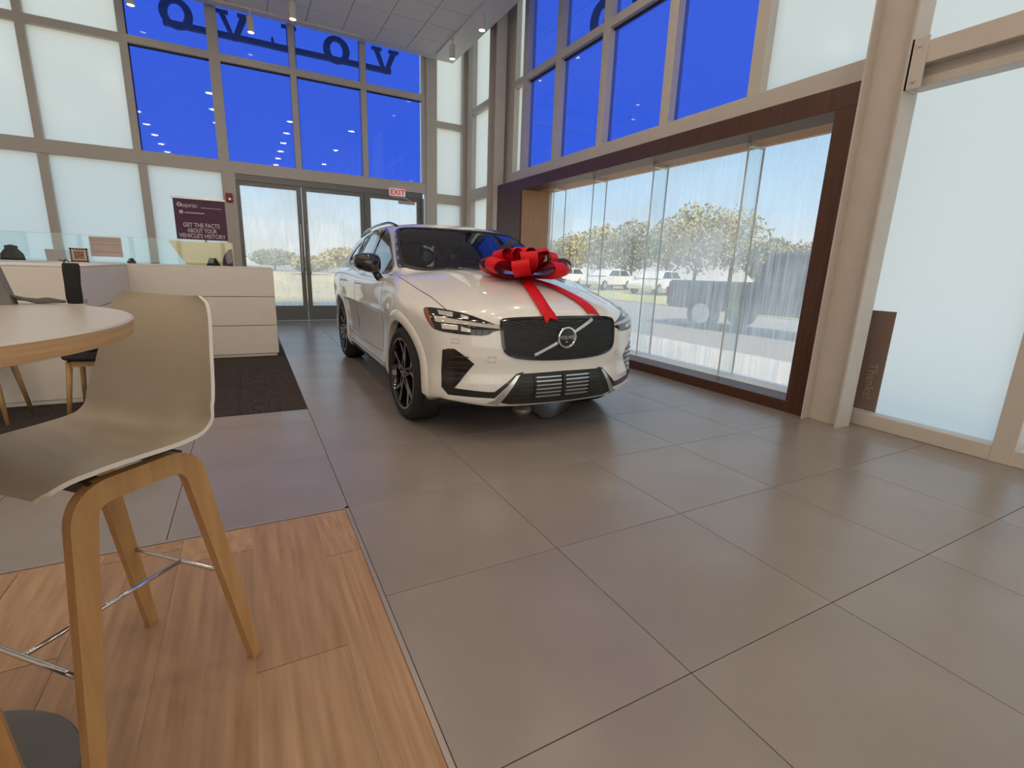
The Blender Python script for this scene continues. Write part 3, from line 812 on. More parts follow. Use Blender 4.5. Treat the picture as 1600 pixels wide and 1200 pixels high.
# lower door moulding and sill
patch('sill_trim', s2([(.50, .235), (2.38, .235), (2.36, .285), (.52, .285)]), SIDE, M_sblk, car, .002, .006, .05, both=True)
patch('door_moulding', s2([(.62, .325), (2.36, .325), (2.36, .345), (.62, .345)]), SIDE, M_silv, car, .004, .006, .05, both=True)

# wheel arch flares and liners
for s in (-1, 1):
    for yc in (0, WB_):
        na = 56; ang = np.linspace(math.radians(-8), math.radians(184 if yc == 0 else 200), na) if yc else np.linspace(math.radians(-20), math.radians(190), na); prof = [(ARC-.012, .010, -.05), (ARC-.012, .012, 0), (ARC+.012, .016, 0), (ARC+.045, .012, 0), (ARC+.068, .004, 0), (ARC+.074, -.006, 0)]
        vs_ = []
        for (r, off, dx) in prof:
            Y = yc+r*np.cos(ang); Z = AZ+r*np.sin(ang)
            P, ok = march(np.stack([np.full(na, -1.5), Y, Z], -1), (1, 0, 0), 1.5, .01)
            P[~ok, 0] = -.86
            P[:, 0] -= off; P[:, 0] -= dx
            P[:, 0] *= -s
            vs_.append(P)
        k = len(prof); V = np.concatenate(vs_); fs = []
        for j in range(k-1):
            for i in range(na-1): fs.append((j*na+i, j*na+i+1, (j+1)*na+i+1, (j+1)*na+i))
        MB().add(V, fs).build('arch_flare', M_paint, car, 1.0)
        ls = MB().lathe([(ARC+.01, s*.88), (ARC+.01, s*.50), (0, s*.50)], 40, 'x', (0, yc, AZ), math.radians(-25), math.radians(205)); ls.build('arch_liner', M_sblk, car)

# --- front: grille
gh = [(0, .880), (.25, .878), (.44, .868), (.475, .85), (.470, .76), (.462, .664), (.41, .618), (.25, .596), (0, .588)]
gfull = [(-x, z) for x, z in gh]+[(x, z) for x, z in gh[::-1]][1:-1]
G2 = chaikin(f2(gfull), 1)
patch('grille', G2, FRONT, M_sblk, car, .004, .01, .03)
patch('grille_frame', inset(G2, -.004), FRONT, M_gblk, car, .010, .014, .03, holes=[inset(G2, .014)])
gi = np.array(inset(G2, .018)); gm = MB()
Q = []; wv = []
for k in range(34):
    z0 = .50+k*.0155
    for sgn in (-1, 1):
        ptsx = np.linspace(.0, .47, 40); zz = z0+.16*ptsx
        P2 = np.array(f2([(sgn*x, z) for x, z in zip(ptsx, zz)])); ins = inpoly(P2[:, 0], P2[:, 1], gi)
        run = []
        for p, i_ in list(zip(P2, ins))+[(None, False)]:
            if i_: run.append(p)
            else:
                if len(run) > 3:
                    Pa, n_, ok = drop(np.array(run), FRONT, .0); L0 = len(wv); m_ = len(run)
                    up = np.array([0, 0, .0045])
                    for q_, nn in zip(Pa, n_):
                        wv.append(q_+nn*.004-up); wv.append(q_+nn*.0125-up*.4); wv.append(q_+nn*.0125+up*.4); wv.append(q_+nn*.004+up)
                    for t_ in range(m_-1):
                        for c3 in range(3): Q.append((L0+4*t_+c3, L0+4*t_+c3+1, L0+4*t_+c3+5, L0+4*t_+c3+4))
                run = []
gmo = gm.add(wv, Q).build('grille_slats', M_mesh, car); gmo['kind'] = 'stuff'
bar2 = f2([(-.245, .632), (.245, .868)])
patch('diagonal_bar', strip2(f2([(-.245, .630), (-.055, .715)]), .020), FRONT, M_silv, car, .016, .012, .02)
patch('diagonal_bar', strip2(f2([(.055, .770), (.245, .860)]), .020), FRONT, M_silv, car, .016, .012, .02)
ey = float(march(np.array([[0, -1.4, .745]]), (0, 1, 0))[0][0][1])-.022
em = MB().lathe([(.058, .006), (.060, -.008), (.066, -.014), (.075, -.012), (.078, .0), (.078, .02)], 40, 'y', (0, ey, .745)).build('emblem', M_chrome, car, 1.0)
MB().lathe([(.0, -.004), (.059, -.004)], 40, 'y', (0, ey, .745)).build('emblem_disc', M_gblk, em)
tm = text_mesh('VOLVO', .034, .002, .0006, spacing=1.05); to = link('lettering', tm, M_chrome, em); to.rotation_euler = (math.pi/2, 0, 0); to.location = (0, ey-.006, .745)
MB().lathe([(.0, -.006), (.007, -.006), (.007, 0)], 12, 'y', (0, ey, .715)).build('emblem_dot', M_silv, em)

# --- headlights (outline on the right-hand side of the car, mirrored for the other)
hl3 = [(-.872, -.369, .903), (-.845, -.374, .917), (-.741, -.512, .908), (-.651, -.641, .892), (-.555, -.742, .855), (-.501, -.779, .830), (-.472, -.79, .826), (-.472, -.797, .797), (-.513, -.783, .790), (-.564, -.768, .757), (-.696, -.698, .760), (-.839, -.565, .776), (-.865, -.506, .807)]
heads = {}
for s, lab in ((1, None), (-1, None)):
    pass
ho = patch('headlight', chaikin(g2(hl3), 1), DIAG, M_gblk, car, .003, .008, .025, both=True)
heads = {1: ho[0], -1: ho[1]}
def hpart(name, pts, m, off): patch(name, g2(pts), DIAG, m, heads, off, .004, .02, both=True)
hpart('side_reflector', [(-.870, -.375, .900), (-.846, -.39, .910), (-.838, -.45, .87), (-.836, -.556, .785), (-.862, -.506, .810)], M_amber, .0045)
hpart('light_bar', [(-.838, -.50, .868), (-.704, -.659, .849), (-.46, -.795, .823), (-.46, -.799, .803), (-.709, -.671, .826), (-.832, -.545, .832)], M_drl, .007)
hpart('upper_lamp', [(-.801, -.469, .901), (-.729, -.573, .894), (-.743, -.61, .868), (-.810, -.526, .877)], M_lens, .0055)
hpart('upper_lamp', [(-.690, -.622, .887), (-.651, -.668, .875), (-.662, -.682, .858), (-.698, -.643, .868)], M_lens, .0055)
hpart('lower_lamp', [(-.812, -.584, .824), (-.724, -.662, .819), (-.728, -.671, .789), (-.812, -.60, .792)], M_lens, .0055)
hpart('lower_lamp', [(-.708, -.677, .811), (-.655, -.715, .800), (-.658, -.718, .778), (-.711, -.684, .783)], M_lens, .0055)

# --- lower bumper
corner = [(-.815, .651), (-.790, .662), (-.752, .664), (-.711, .634), (-.636, .567), (-.753, .395), (-.553, .377), (-.512, .378), (-.361, .502), (-.31, .512), (-.335, .490), (-.367, .487), (-.508, .331), (-.786, .345), (-.822, .395)]
patch('bumper_vent', f2(corner), FRONT, M_gblk, car, .003, .01, .022, both=True)
for k in range(5):
    z = .46+.038*k; x1 = -.80+.004*k; x0 = -.735+.1*min(1, max(0, 1-abs(z-.57)/.17)) if z < .62 else -.745
    patch('vent_slat', strip2(f2([(x1, z), (x0-.01, z)]), .007), FRONT, M_mesh, car, .008, .004, .02, both=True)
intake = [(-.345, .500), (0, .505), (.345, .500), (.478, .300), (.40, .283), (0, .278), (-.40, .283), (-.478, .300)]
patch('lower_intake', f2(intake), FRONT, M_sblk, car, .003, .01, .03)
for z in (.335, .362, .389, .416, .443, .470):
    xe = .345+(.5-z)*.62-.06
    for (xa, xb) in ((-xe, -.24), (-.22, -.02), (.02, .22), (.24, xe)):
        patch('intake_slat', strip2(f2([(xa, z), (xb, z)]), .009), FRONT, M_silv if abs(xa+xb) < .3 else M_mesh, car, .009, .005, .05)
for x in (-.23, 0, .23): patch('intake_divider', strip2(f2([(x, .325), (x, .485)]), .014), FRONT, M_gblk, car, .012, .006, .04)
patch('bumper_blade', f2([(-.340, .494), (-.368, .488), (-.500, .328), (-.56, .300), (-.478, .286)]), FRONT, M_silv, car, .012, .012, .02, both=True)
patch('bumper_lip', f2([(-.500, .326), (-.786, .340), (-.80, .320), (-.56, .296)]), FRONT, M_paint, car, .012, .012, .02, both=True)
for (x, z, r) in ((-.747, .715, .022), (-.53, .598, .026)):
    outl = f2([(x-r, z-r*.7), (x+r, z-r*.7), (x+r, z+r*.7), (x-r, z+r*.7)])
    patch('sensor_cover', outl, FRONT, M_seam, car, .0006, .001, .02, holes=[inset(outl, .0025)], both=True)

# --- mirrors, handles, roof rails
for s in (-1, 1):
    bm = bmesh.new(); bmesh.ops.create_uvsphere(bm, u_segments=28, v_segments=18, radius=1)
    def se(v, e): return math.copysign(abs(v)**e, v)
    for v in bm.verts:
        x, y, z = v.co; x, y, z = se(x, .65), se(y, .75), se(z, .65)
        if y > 0: y *= .35
        taper = 1-.18*x
        v.co = (s*(1.005+x*.118), .84+y*.12+.03*abs(x), 1.205+z*.083*taper+.012*x)
    me = bpy.data.meshes.new('wing_mirror'); bm.to_mesh(me); bm.free(); mo = link('wing_mirror', me, M_gblk, car, 4)
    MB().tube([(s*.95, .84, 1.14), (s*.91, .84, 1.08), (s*.88, .84, 1.05)], [.03, .034, .03], 10).build('mirror_arm', M_gblk, mo, 4)
    MB().box(s*1.005-.09, s*1.005+.09, .884, .89, 1.14, 1.27, .003).build('mirror_glass', M_chrome, mo)
    for y in (1.66, 2.62):
        P, _ = march(np.array([[-1.5, yy, 1.0] for yy in (y-.10, y-.05, y, y+.05, y+.10)]), (1, 0, 0), 1.5, .01)
        pts = [(-s*(p[0]-o_), p[1], p[2]) for p, o_ in zip(P, (.0, .03, .035, .03, .0))]
        MB().tube(pts, .013, 8).build('door_handle', M_paint, car, 4)
    ys2 = np.linspace(1.42, 3.25, 22); P, _ = march(np.array([[-.60+.02*((y-2.3)/.9)**2, y, 2.0] for y in ys2]), (0, 0, -1), 1.2, .01)
    pts = []
    for i, p in enumerate(P):
        u = i/21; lift = .035*min(1, 6*u*(1-u)*1.2)
        pts.append((-s*p[0], p[1], p[2]+lift))
    MB().tube(pts, .014, 8).build('roof_rail', M_gblk, car, 4)

# --- wheels
def wheel(side, yc, steer=0.0):
    wz = .370
    wh = empty('wheel', (side*.815, yc, wz), steer); wh.parent = car
    R_, hw = .370, .126; rr_ = .278
    pr2 = [(rr_-.004, -hw+.012), (rr_+.012, -hw), (rr_+.05, -hw-.004), (R_-.03, -hw+.004), (R_-.010, -hw+.022), (R_, -hw+.05), (R_, hw-.05), (R_-.010, hw-.022), (R_-.03, hw-.004), (rr_+.05, hw+.004), (rr_+.012, hw), (rr_-.004, hw-.012)]
    tr_ = MB().lathe(pr2, 64, 'x'); tr_.build('tyre', M_rub, wh, .6)
    gv = MB()
    for x in (-.06, -.02, .02, .06): gv.lathe([(R_+.0005, x-.005), (R_+.0008, x), (R_+.0005, x+.005)], 64, 'x')
    gv.build('tread_groove', M_gask, wh)
    o = side
    rm = MB().lathe([(rr_+.002, o*hw*.92), (rr_-.002, o*hw*.98), (rr_-.012, o*hw*.95), (rr_-.02, o*hw*.75), (rr_-.03, o*.02), (rr_-.03, -o*hw*.9)], 56, 'x').build('rim', M_gblk, wh, .8)
    MB().lathe([(rr_+.001, o*hw*.99), (rr_-.010, o*hw*.985)], 56, 'x').build('rim_edge', M_rim, rm)
    MB().lathe([(.0, o*.03), (rr_-.03, o*.03)], 40, 'x').build('spoke_shade', M_sblk, rm)  # flat black disc standing in for the shade behind the spokes
    MB().lathe([(0, o*.05), (.17, o*.05), (.17, o*.035)], 32, 'x').build('brake_disc', mat('brake_steel', (.12, .12, .12), rough=.4, metal=.8), rm)
    MB().lathe([(0, o*.112), (.036, o*.112), (.044, o*.10), (.048, o*.05)], 24, 'x').build('hub_cap', M_gblk, rm, .8)
    for k in range(5):
        a0 = 2*math.pi*k/5+.3
        def pt(r, a, x): return (o*x, r*math.cos(a), r*math.sin(a))
        sp = MB(); fc = MB()
        for sg in (-1, 1):
            q = [(.035, a0+sg*.9, .108), (.15, a0+sg*.10, .098), (.268, a0+sg*.27, .112)]
            ws_ = [.024, .034, .030]
            for B_, wk, dep in ((sp, 1.0, .045), (fc, .68, .003)):
                L0, R0 = [], []
                for (r, aa, x), w_ in zip(q, ws_):
                    ex = .0 if B_ is sp else .003
                    da = w_*wk/2/max(r, .06)
                    L0.append((r, aa+da, x+ex)); R0.append((r, aa-da, x+ex))
                ring = L0+R0[::-1]
                top = [pt(*p) for p in ring]; botm = [pt(r, aa, x-dep) for r, aa, x in ring]
                n = len(ring); fsx = [(0, 1, 4, 5), (1, 2, 3, 4)]
                fsx += [tuple(i+n for i in f[::-1]) for f in fsx]+[(i, (i+1) % n, n+(i+1) % n, n+i) for i in range(n)]
                B_.add(top+botm, fsx)
        so_ = sp.build('spoke', M_gblk, rm); 
        fo = fc.build('spoke_facing', M_rim, rm)
    return wh
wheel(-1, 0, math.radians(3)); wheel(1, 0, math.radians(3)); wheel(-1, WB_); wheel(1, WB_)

# --- cabin seen through the glass
MB().box(-.80, .80, -.55, 3.5, .26, .34).box(-.72, .72, .34, .40, .34, 1.02).build('cabin_floor', M_cab, car)
db = MB().box(-.74, .74, .52, .86, .82, 1.13, .04); db.build('dashboard', M_cab, car, 1.0)
MB().box(-.11, .11, .84, .875, .80, 1.10, .01).build('centre_screen', M_gblk, car)
swp = [(.37+.185*math.cos(t_), .98+.05*math.sin(t_), 1.02+.175*math.sin(t_)) for t_ in np.linspace(0, 2*math.pi, 25)]
MB().tube(swp, .015, 8, False).tube([(.37, .86, .98), (.37, .98, 1.02)], .035, 8).tube([(.20, .98, 1.02), (.54, .98, 1.02)], .018, 6).build('steering_wheel', M_seat, car, 4)
for x in (-.37, .37):
    st = MB().box(x-.26, x+.26, 1.15, 1.70, .48, .66, .05); so2 = st.build('front_seat', M_seat, car, 1.0)
    bk = MB(); ring_ = [(x-.25, 1.62, .62), (x+.25, 1.62, .62), (x+.27, 1.74, 1.0), (x+.20, 1.80, 1.24), (x-.20, 1.80, 1.24), (x-.27, 1.74, 1.0)]
    bk.prism(ring_, (0, .13, .02)).build('seat_back', M_seat, so2)
    MB().box(x-.13, x+.13, 1.80, 1.90, 1.27, 1.45, .04).tube([(x-.05, 1.86, 1.2), (x-.05, 1.86, 1.3)], .008, 6).tube([(x+.05, 1.86, 1.2), (x+.05, 1.86, 1.3)], .008, 6).build('headrest', M_seat, so2, 1.0)
rs = MB().box(-.68, .68, 2.25, 2.75, .46, .64, .05).box(-.68, .68, 2.72, 2.90, .60, 1.16, .05).build('rear_seat', M_seat, car, 1.0)
for x in (-.42, 0, .42): MB().box(x-.12, x+.12, 2.84, 2.92, 1.18, 1.34, .03).build('headrest', M_seat, rs, 1.0)
MB().box(-.11, .11, .98, 1.01, 1.395, 1.455, .012).tube([(0, 1.0, 1.45), (0, .97, 1.50)], .012, 6).build('rear_view_mirror', M_gblk, car)
MB().box(-.60, .60, 1.50, 3.30, 1.535, 1.545).build('headliner', M_cab, car)

# ================================================================== RED BOW ON THE HOOD
def toloc(P):
    P = np.asarray(P, float)-np.array([CARX, CARY, 0]); ca, sa = math.cos(CARA), math.sin(CARA)
    return np.array([ca*P[0]+sa*P[1], -sa*P[0]+ca*P[1], P[2]])
def toworld(p):
    ca, sa = math.cos(CARA), math.sin(CARA); return np.array([CARX+ca*p[0]-sa*p[1], CARY+sa*p[0]+ca*p[1], p[2]])
def hoodpoint(x, y):
    P, _ = march(np.array([[x, y, 2.0]]), (0, 0, -1), 1.6, .01); return P[0], grad(P)[0]
bx, by = .075, -.12
hp, hn = hoodpoint(bx, by); bw = toworld(hp)
bow = empty('ribbon_bow', tuple(bw+np.array([0, 0, .004]))); tag(bow, 'large red ribbon bow with two tails lying on the white car hood', 'bow')
def loop_strip(az, tilt, ln, hgt, wid, roll=0.0, z0=.0):
    """one ribbon loop: teardrop in a tilted plane, outer face red, inner face paler"""
    n = 30; pts = []
    for i in range(n+1):
        t_ = 2*math.pi*i/n
        r = ln*(.5-.5*math.cos(t_)); h = hgt*math.sin(t_)*(.35+.65*math.sin(t_/2)**2)
        pts.append((r, h))
    ca, sa = math.cos(tilt), math.sin(tilt); c2, s2_ = math.cos(az), math.sin(az)
    cr, sr = math.cos(roll), math.sin(roll)
    outer = []; inner = []
    for i, (r, h) in enumerate(pts):
        wv_ = wid*(.28+.72*min(1, (r/ln)*2.0))
        t0 = pts[max(i-1, 0)]; t1 = pts[min(i+1, n)]; tx, ty = t1[0]-t0[0], t1[1]-t0[1]; L_ = math.hypot(tx, ty)+1e-9; nx, ny = -ty/L_, tx/L_
        for layer, arr in ((0, outer), (.0025, inner)):
            for sgn in (-1, 1):
                a_, b_ = r-nx*layer, h-ny*layer; lat = sgn*wv_/2
                bb = b_*cr-lat*sr; lat2 = b_*sr+lat*cr
                rr, zz = a_*ca-bb*sa, a_*sa+bb*ca
                arr.append((rr*c2-lat2*s2_, rr*s2_+lat2*c2, zz+z0))
    m = MB(); fs = [(2*i, 2*i+1, 2*i+3, 2*i+2) for i in range(n)]
    me = bpy.data.meshes.new('loop'); V = outer+inner; k = len(outer)
    F = fs+[tuple(j+k for j in f[::-1]) for f in fs]
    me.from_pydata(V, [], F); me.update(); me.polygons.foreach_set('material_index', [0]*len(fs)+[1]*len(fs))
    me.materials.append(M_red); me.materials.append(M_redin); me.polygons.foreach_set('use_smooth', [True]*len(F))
    o = bpy.data.objects.new('loop', me); COL.objects.link(o); o.parent = bow
    return o
rb = random.Random(4)
for k in range(8):
    az = 2*math.pi*k/8+.25+rb.uniform(-.12, .12)
    loop_strip(az, .16+rb.uniform(-.03, .06), .37+rb.uniform(-.03, .03), .075+rb.uniform(-.01, .015), .135, rb.uniform(-.3, .3), .04)
for k in range(6):
    az = 2*math.pi*k/6+.1+rb.uniform(-.12, .12)
    loop_strip(az, 0.48+rb.uniform(-.06, .06), .285+rb.uniform(-.02, .03), .08, .135, rb.uniform(-.3, .3), .06)
for k in range(4):
    az = 2*math.pi*k/4+.55
    loop_strip(az, 0.98+rb.uniform(-.08, .08), .20, .08, .13, rb.uniform(-.4, .4), .07)
loop_strip(.3, 1.5, .18, .08, .13, .2, .07)
for k in range(3): loop_strip(2*math.pi*k/3+1.2, .75, .25, .085, .135, rb.uniform(-.4, .4), .05)
def tail(path, wid):
    """ribbon tail lying on the hood; path in car top view"""
    P = chaikin(path, 2, False); up_ = []
    V = []; N_ = []
    for i, p in enumerate(P):
        t_ = P[min(i+1, len(P)-1)]-P[max(i-1, 0)]; t_ = t_/np.linalg.norm(t_); n2 = np.array([-t_[1], t_[0]])
        cut = .03 if i == len(P)-1 else 0
        for sgn in (-1, -.33, .33, 1):
            q = p+n2*sgn*wid/2+t_*cut*sgn
            h, nn = hoodpoint(q[0], q[1]); V.append(toworld(h+nn*.016)-np.array(bow.location)); 
    k = len(P); F = [(4*i+j, 4*i+j+1, 4*i+5+j, 4*i+4+j) for i in range(k-1) for j in range(3)]
    m_ = MB().add(V, F); o = m_.build('tail', M_red, bow, 4)
    sol = o.modifiers.new('thickness', 'SOLIDIFY'); sol.thickness = .002; sol.offset = 1
def hoodpix(u, v):
    d = pray(u, v); d = d/np.linalg.norm(d); o_ = toloc(CAM); ca, sa = math.cos(CARA), math.sin(CARA)
    dl_ = np.array([ca*d[0]+sa*d[1], -sa*d[0]+ca*d[1], d[2]])
    P, ok = march(np.array([o_+dl_*1.5]), dl_, 6, .02); return P[0][:2]
tail([np.array([bx, by])]+[hoodpix(*p) for p in ((826, 448), (840, 470), (850, 486), (859, 499))], .095)
tail([np.array([bx, by])]+[hoodpix(*p) for p in ((862, 449), (888, 462), (910, 476), (925, 491))], .095)

# charger puck on the floor with its lead up to the grille
pk = onz(815, 642)
pu = empty('battery_charger', (pk[0], pk[1], 0)); tag(pu, 'small round charger on the floor under the front bumper, lead attached', 'charger')
MB().lathe([(0, .045), (.045, .045), (.075, .032), (.082, .015), (.078, .0), (0, 0)], 24).build('case', mat('charger_case', (.42, .36, .28), rough=.35, metal=.4), pu, .8)
cp = [onz(828, 643), onz(838, 647), onz(845, 652), onz(846, 656), onz(870, 653), onz(888, 640)]
cp = [np.array([p[0], p[1], .006]) for p in cp]; e1_ = toworld(np.array([.16, -.80, .30])); cp += [cp[-1]*.5+e1_*.5+np.array([0, 0, -.05]), e1_]
cp = chaikin(cp, 2, False)
MB().tube([p-np.array([pk[0], pk[1], 0]) for p in cp], .0045, 6).build('lead', M_sblk, pu, 4)

# ================================================================== STOOL, TABLE, CHAIRS, DESK
def shell(parent):
    """one-piece seat and back; local x across, y to the back"""
    prof = chaikin([(-.205, .712), (-.19, .730), (-.14, .743), (-.05, .738), (.06, .728), (.14, .730), (.195, .762), (.222, .83), (.238, .92), (.252, 1.01), (.266, 1.095)], 2, False)
    prof = np.array(prof); n = len(prof); s_ = np.linspace(0, 1, n)
    seg = np.r_[0, np.cumsum(np.hypot(*np.diff(prof, axis=0).T))]; s_ = seg/seg[-1]
    hw = np.interp(s_, [0, .03, .12, .35, .55, .62, .75, .92, .975, 1], [.150, .178, .205, .222, .226, .222, .205, .180, .165, .135])
    nx = 15; V = []; Nn_ = []
    for i in range(n):
        t_ = prof[min(i+1, n-1)]-prof[max(i-1, 0)]; t_ = t_/np.linalg.norm(t_); nn = np.array([-t_[1], t_[0]])   # towards the sitter
        curl = np.interp(s_[i], [0, .15, .45, .6, .8, 1], [-.004, .010, .030, .055, .045, .030])
        for k in range(nx):
            u = -1+2*k/(nx-1); c = curl*abs(u)**2.2
            V.append((u*hw[i], prof[i][0]+nn[0]*c, prof[i][1]+nn[1]*c)); Nn_.append((0, nn[0], nn[1]))
    V = np.array(V); Nn_ = np.array(Nn_); th_ = .011
    top = V+Nn_*th_/2; bot = V-Nn_*th_/2; m_ = MB(); k = len(V); F = []
    for i in range(n-1):
        for j in range(nx-1):
            q = (i*nx+j, i*nx+j+1, (i+1)*nx+j+1, (i+1)*nx+j); F.append(q); F.append(tuple(a+k for a in q[::-1]))
    ring = [j for j in range(nx)]+[i*nx+nx-1 for i in range(1, n)]+[(n-1)*nx+j for j in range(nx-2, -1, -1)]+[i*nx for i in range(n-2, 0, -1)]
    me = bpy.data.meshes.new('seat_shell'); me.from_pydata([tuple(p) for p in np.concatenate([top, bot])], [], F); me.update()
    bm = bmesh.new(); bm.from_mesh(me); bmesh.ops.recalc_face_normals(bm, faces=bm.faces[:]); bm.to_mesh(me); bm.free()
    o = link('seat_shell', me, M_shell, parent, 4)
    rim = MB(); L_ = len(ring)
    rim.add([tuple(top[i]) for i in ring]+[tuple(bot[i]) for i in ring], [(i, (i+1) % L_, L_+(i+1) % L_, L_+i) for i in range(L_)])
    rim.build('shell_rim', mat('shell_rim_plastic', (.74, .71, .64), rough=.45), o)
    return o
def arc_path(P, r=.05, n=7):
    out = [np.array(P[0], float)]
    for i in range(1, len(P)-1):
        a_, b_, c2 = [np.array(q, float) for q in (P[i-1], P[i], P[i+1])]
        d1 = (a_-b_)/np.linalg.norm(a_-b_); d2 = (c2-b_)/np.linalg.norm(c2-b_)
        for k in range(n+1):
            t_ = k/n; out.append((1-t_)**2*(b_+d1*r)+2*t_*(1-t_)*b_+t_**2*(b_+d2*r))
    out.append(np.array(P[-1], float)); return out
STX, STY, STA = -1.4985, .653, math.atan2(-.70, .714)
def bar_stool(name, loc, rz, label):
    st = empty(name, loc, rz); tag(st, label, 'stool')
    shell(st)
    for s in (-1, 1):
        # bent-plywood side frame: front foot, up, across under the seat, down to the rear foot
        P = arc_path([(s*.212, -.235, 0), (s*.172, -.138, .692), (s*.172, .115, .692), (s*.212, .222, 0)], .06, 8)
        n = len(P); wid = []; 
        for p in P: wid.append(.030+.024*min(1, p[2]/.55))
        W = Vector((1, 0, 0)); fr_ = MB().sweep(P, (1, 0, .0), [.026]*n, wid)
        fr_.build('side_frame', M_oak, st, .6)
    MB().box(-.175, .175, -.12, -.08, .690, .715).box(-.175, .175, .06, .10, .690, .715).build('seat_bearer', M_dark, st)
    zf = .30
    fx = .195
    yb_, yf_ = .191, -.205
    def bowed(y, b_): return [(fx*(2*k/8-1), y+b_*(1-(2*k/8-1)**2), zf) for k in range(9)]
    MB().tube(bowed(yb_, 0.0), .0065, 8).build('footrest', M_chrome, st, 4)
    MB().tube(bowed(yf_, 0.0), .0065, 8).build('footrest', M_chrome, st, 4)
    MB().tube([(0, yb_, zf), (0, yf_, zf)], .0065, 8).build('footrest', M_chrome, st, 4)
    return st
bar_stool('bar_stool', (STX, STY, 0), STA, 'cream shell bar stool with bent oak legs and chrome footrest pulled up to the table')

# round bar table
TX, TY, TZ, TR = -1.865, .425, 1.07, .525
tb = empty('bar_table', (TX, TY, 0)); tag(tb, 'round bar-height table with pale top and oak edge over the stool', 'table')
MB().lathe([(0, TZ), (TR-.004, TZ), (TR, TZ-.003), (TR, TZ-.004)], 96).build('table_top', M_top, tb, .6)
MB().lathe([(TR, TZ-.004), (TR-.004, TZ-.034), (TR-.02, TZ-.038), (0, TZ-.038)], 96).build('top_edge', M_topedge, tb, .6)
MB().lathe([(.035, TZ-.036), (.035, .03)], 24).lathe([(0, TZ-.05), (.14, TZ-.05), (.14, TZ-.037)], 24).build('column', M_dark, tb, .6)
MB().lathe([(0, .022), (.04, .022), (.30, .012), (.305, .006), (.305, 0)], 64).build('base_plate', mat('base_grey', (.10, .10, .098), rough=.45), tb, .6)
s2_ = bar_stool('bar_stool', (-1.73, .04, 0), math.radians(200), 'second bar stool at the round table, only an oak leg showing by the base plate')

# things on the table
pz = onz(118, 474.5, TZ)
po = empty('drawstring_pouch', (pz[0], pz[1], TZ)); tag(po, 'slim black drawstring pouch standing upright on the round table', 'pouch')
bm_ = MB(); R2 = []
for z, wx, wy, dx in ((0, .017, .009, 0), (.015, .019, .011, 0), (.05, .0185, .010, .001), (.085, .0205, .009, .003), (.098, .021, .006, .004), (.104, .019, .004, .004)):
    R2.append([(dx+wx*math.copysign(abs(math.cos(a))**.6, math.cos(a)), wy*math.sin(a), z) for a in np.linspace(0, 2*math.pi, 16, endpoint=False)])
bm_.add([p for r in R2 for p in r], [(16*i+k, 16*i+(k+1) % 16, 16*i+16+(k+1) % 16, 16*i+16+k) for i in range(5) for k in range(16)]+[tuple(range(80, 96))]).build('bag', M_black, po, 4)
MB().tube([(-.022, 0, .112), (-.010, .0, .107), (-.004, 0, .113), (.001, 0, .106)], .0012, 6).tube([(-.012, 0, .100), (-.009, 0, .112)], .0012, 6).build('cord', M_black, po)
po.rotation_euler = (0, 0, -.4)
tp = onz(138, 473, TZ); 
o = MB().add([(-.012, -.006, 0), (.020, -.004, 0), (.022, .012, 0), (-.010, .010, 0), (-.012, -.006, .004), (.022, -.004, .010), (.024, .012, .012), (-.010, .010, .004)], [(3, 2, 1, 0), (4, 5, 6, 7), (0, 1, 5, 4), (1, 2, 6, 5), (2, 3, 7, 6), (3, 0, 4, 7)]).build('folded_card', mat('tan_card', (.42, .34, .25), rough=.7)); o.location = (tp[0]-.02, tp[1]-.03, TZ); tag(o, 'small tan folded card lying beside the black pouch', 'card')
cl = onz(60, 474, TZ)
cg = MB(); nu, nv = 18, 7; V = []
for i in range(nu):
    for j in range(nv):
        u = i/(nu-1); v = j/(nv-1); V.append((-.055+u*.115, (-.018+v*.036)*(1-.4*u), .004+.012*math.sin(math.pi*v)*(.8+.4*math.sin(u*9+v*3))*(1.15-.5*u)+.008*max(0, math.sin(u*6))))
cg.add(V, [(i*nv+j, i*nv+j+1, (i+1)*nv+j+1, (i+1)*nv+j) for i in range(nu-1) for j in range(nv-1)])
o = cg.build('folded_cloth', mat('grey_cloth', (.12, .11, .10), rough=.9, noise=.3, scale=60), None, 4); o.location = (cl[0]-.004, cl[1]-.012, TZ); o.rotation_euler = (0, 0, .15); sl = o.modifiers.new('t', 'SOLIDIFY'); sl.thickness = .003; tag(o, 'crumpled grey cloth lying on the round table beside the pouch', 'cloth')
bgp = onz(2, 474, TZ)
bgo = empty('shoulder_bag', (bgp[0]+.0, bgp[1]-.03, TZ)); tag(bgo, 'grey shoulder bag standing on the round table, strap trailing', 'bag')
MB().add([(-.06, -.02, 0), (.035, -.02, 0), (.035, .02, 0), (-.06, .02, 0), (-.05, -.012, .135), (.006, -.012, .130), (.006, .012, .130), (-.05, .012, .135), (.016, -.019, .09), (.016, .019, .09), (-.06, -.019, .09), (-.06, .019, .09)],
         [(3, 2, 1, 0), (4, 5, 6, 7), (0, 1, 8, 10), (10, 8, 5, 4), (1, 2, 9, 8), (8, 9, 6, 5), (2, 3, 11, 9), (9, 11, 7, 6), (3, 0, 10, 11), (11, 10, 4, 7)]).build('bag_body', mat('bag_grey', (.22, .20, .19), rough=.8, noise=.25, scale=30), bgo)
MB().sweep(arc_path([(.005, 0, .06), (.03, 0, .02), (.065, .0, .008)], .01, 5), (0, 1, 0), .012, .002).build('strap', mat('strap_grey', (.10, .09, .085), rough=.8), bgo)

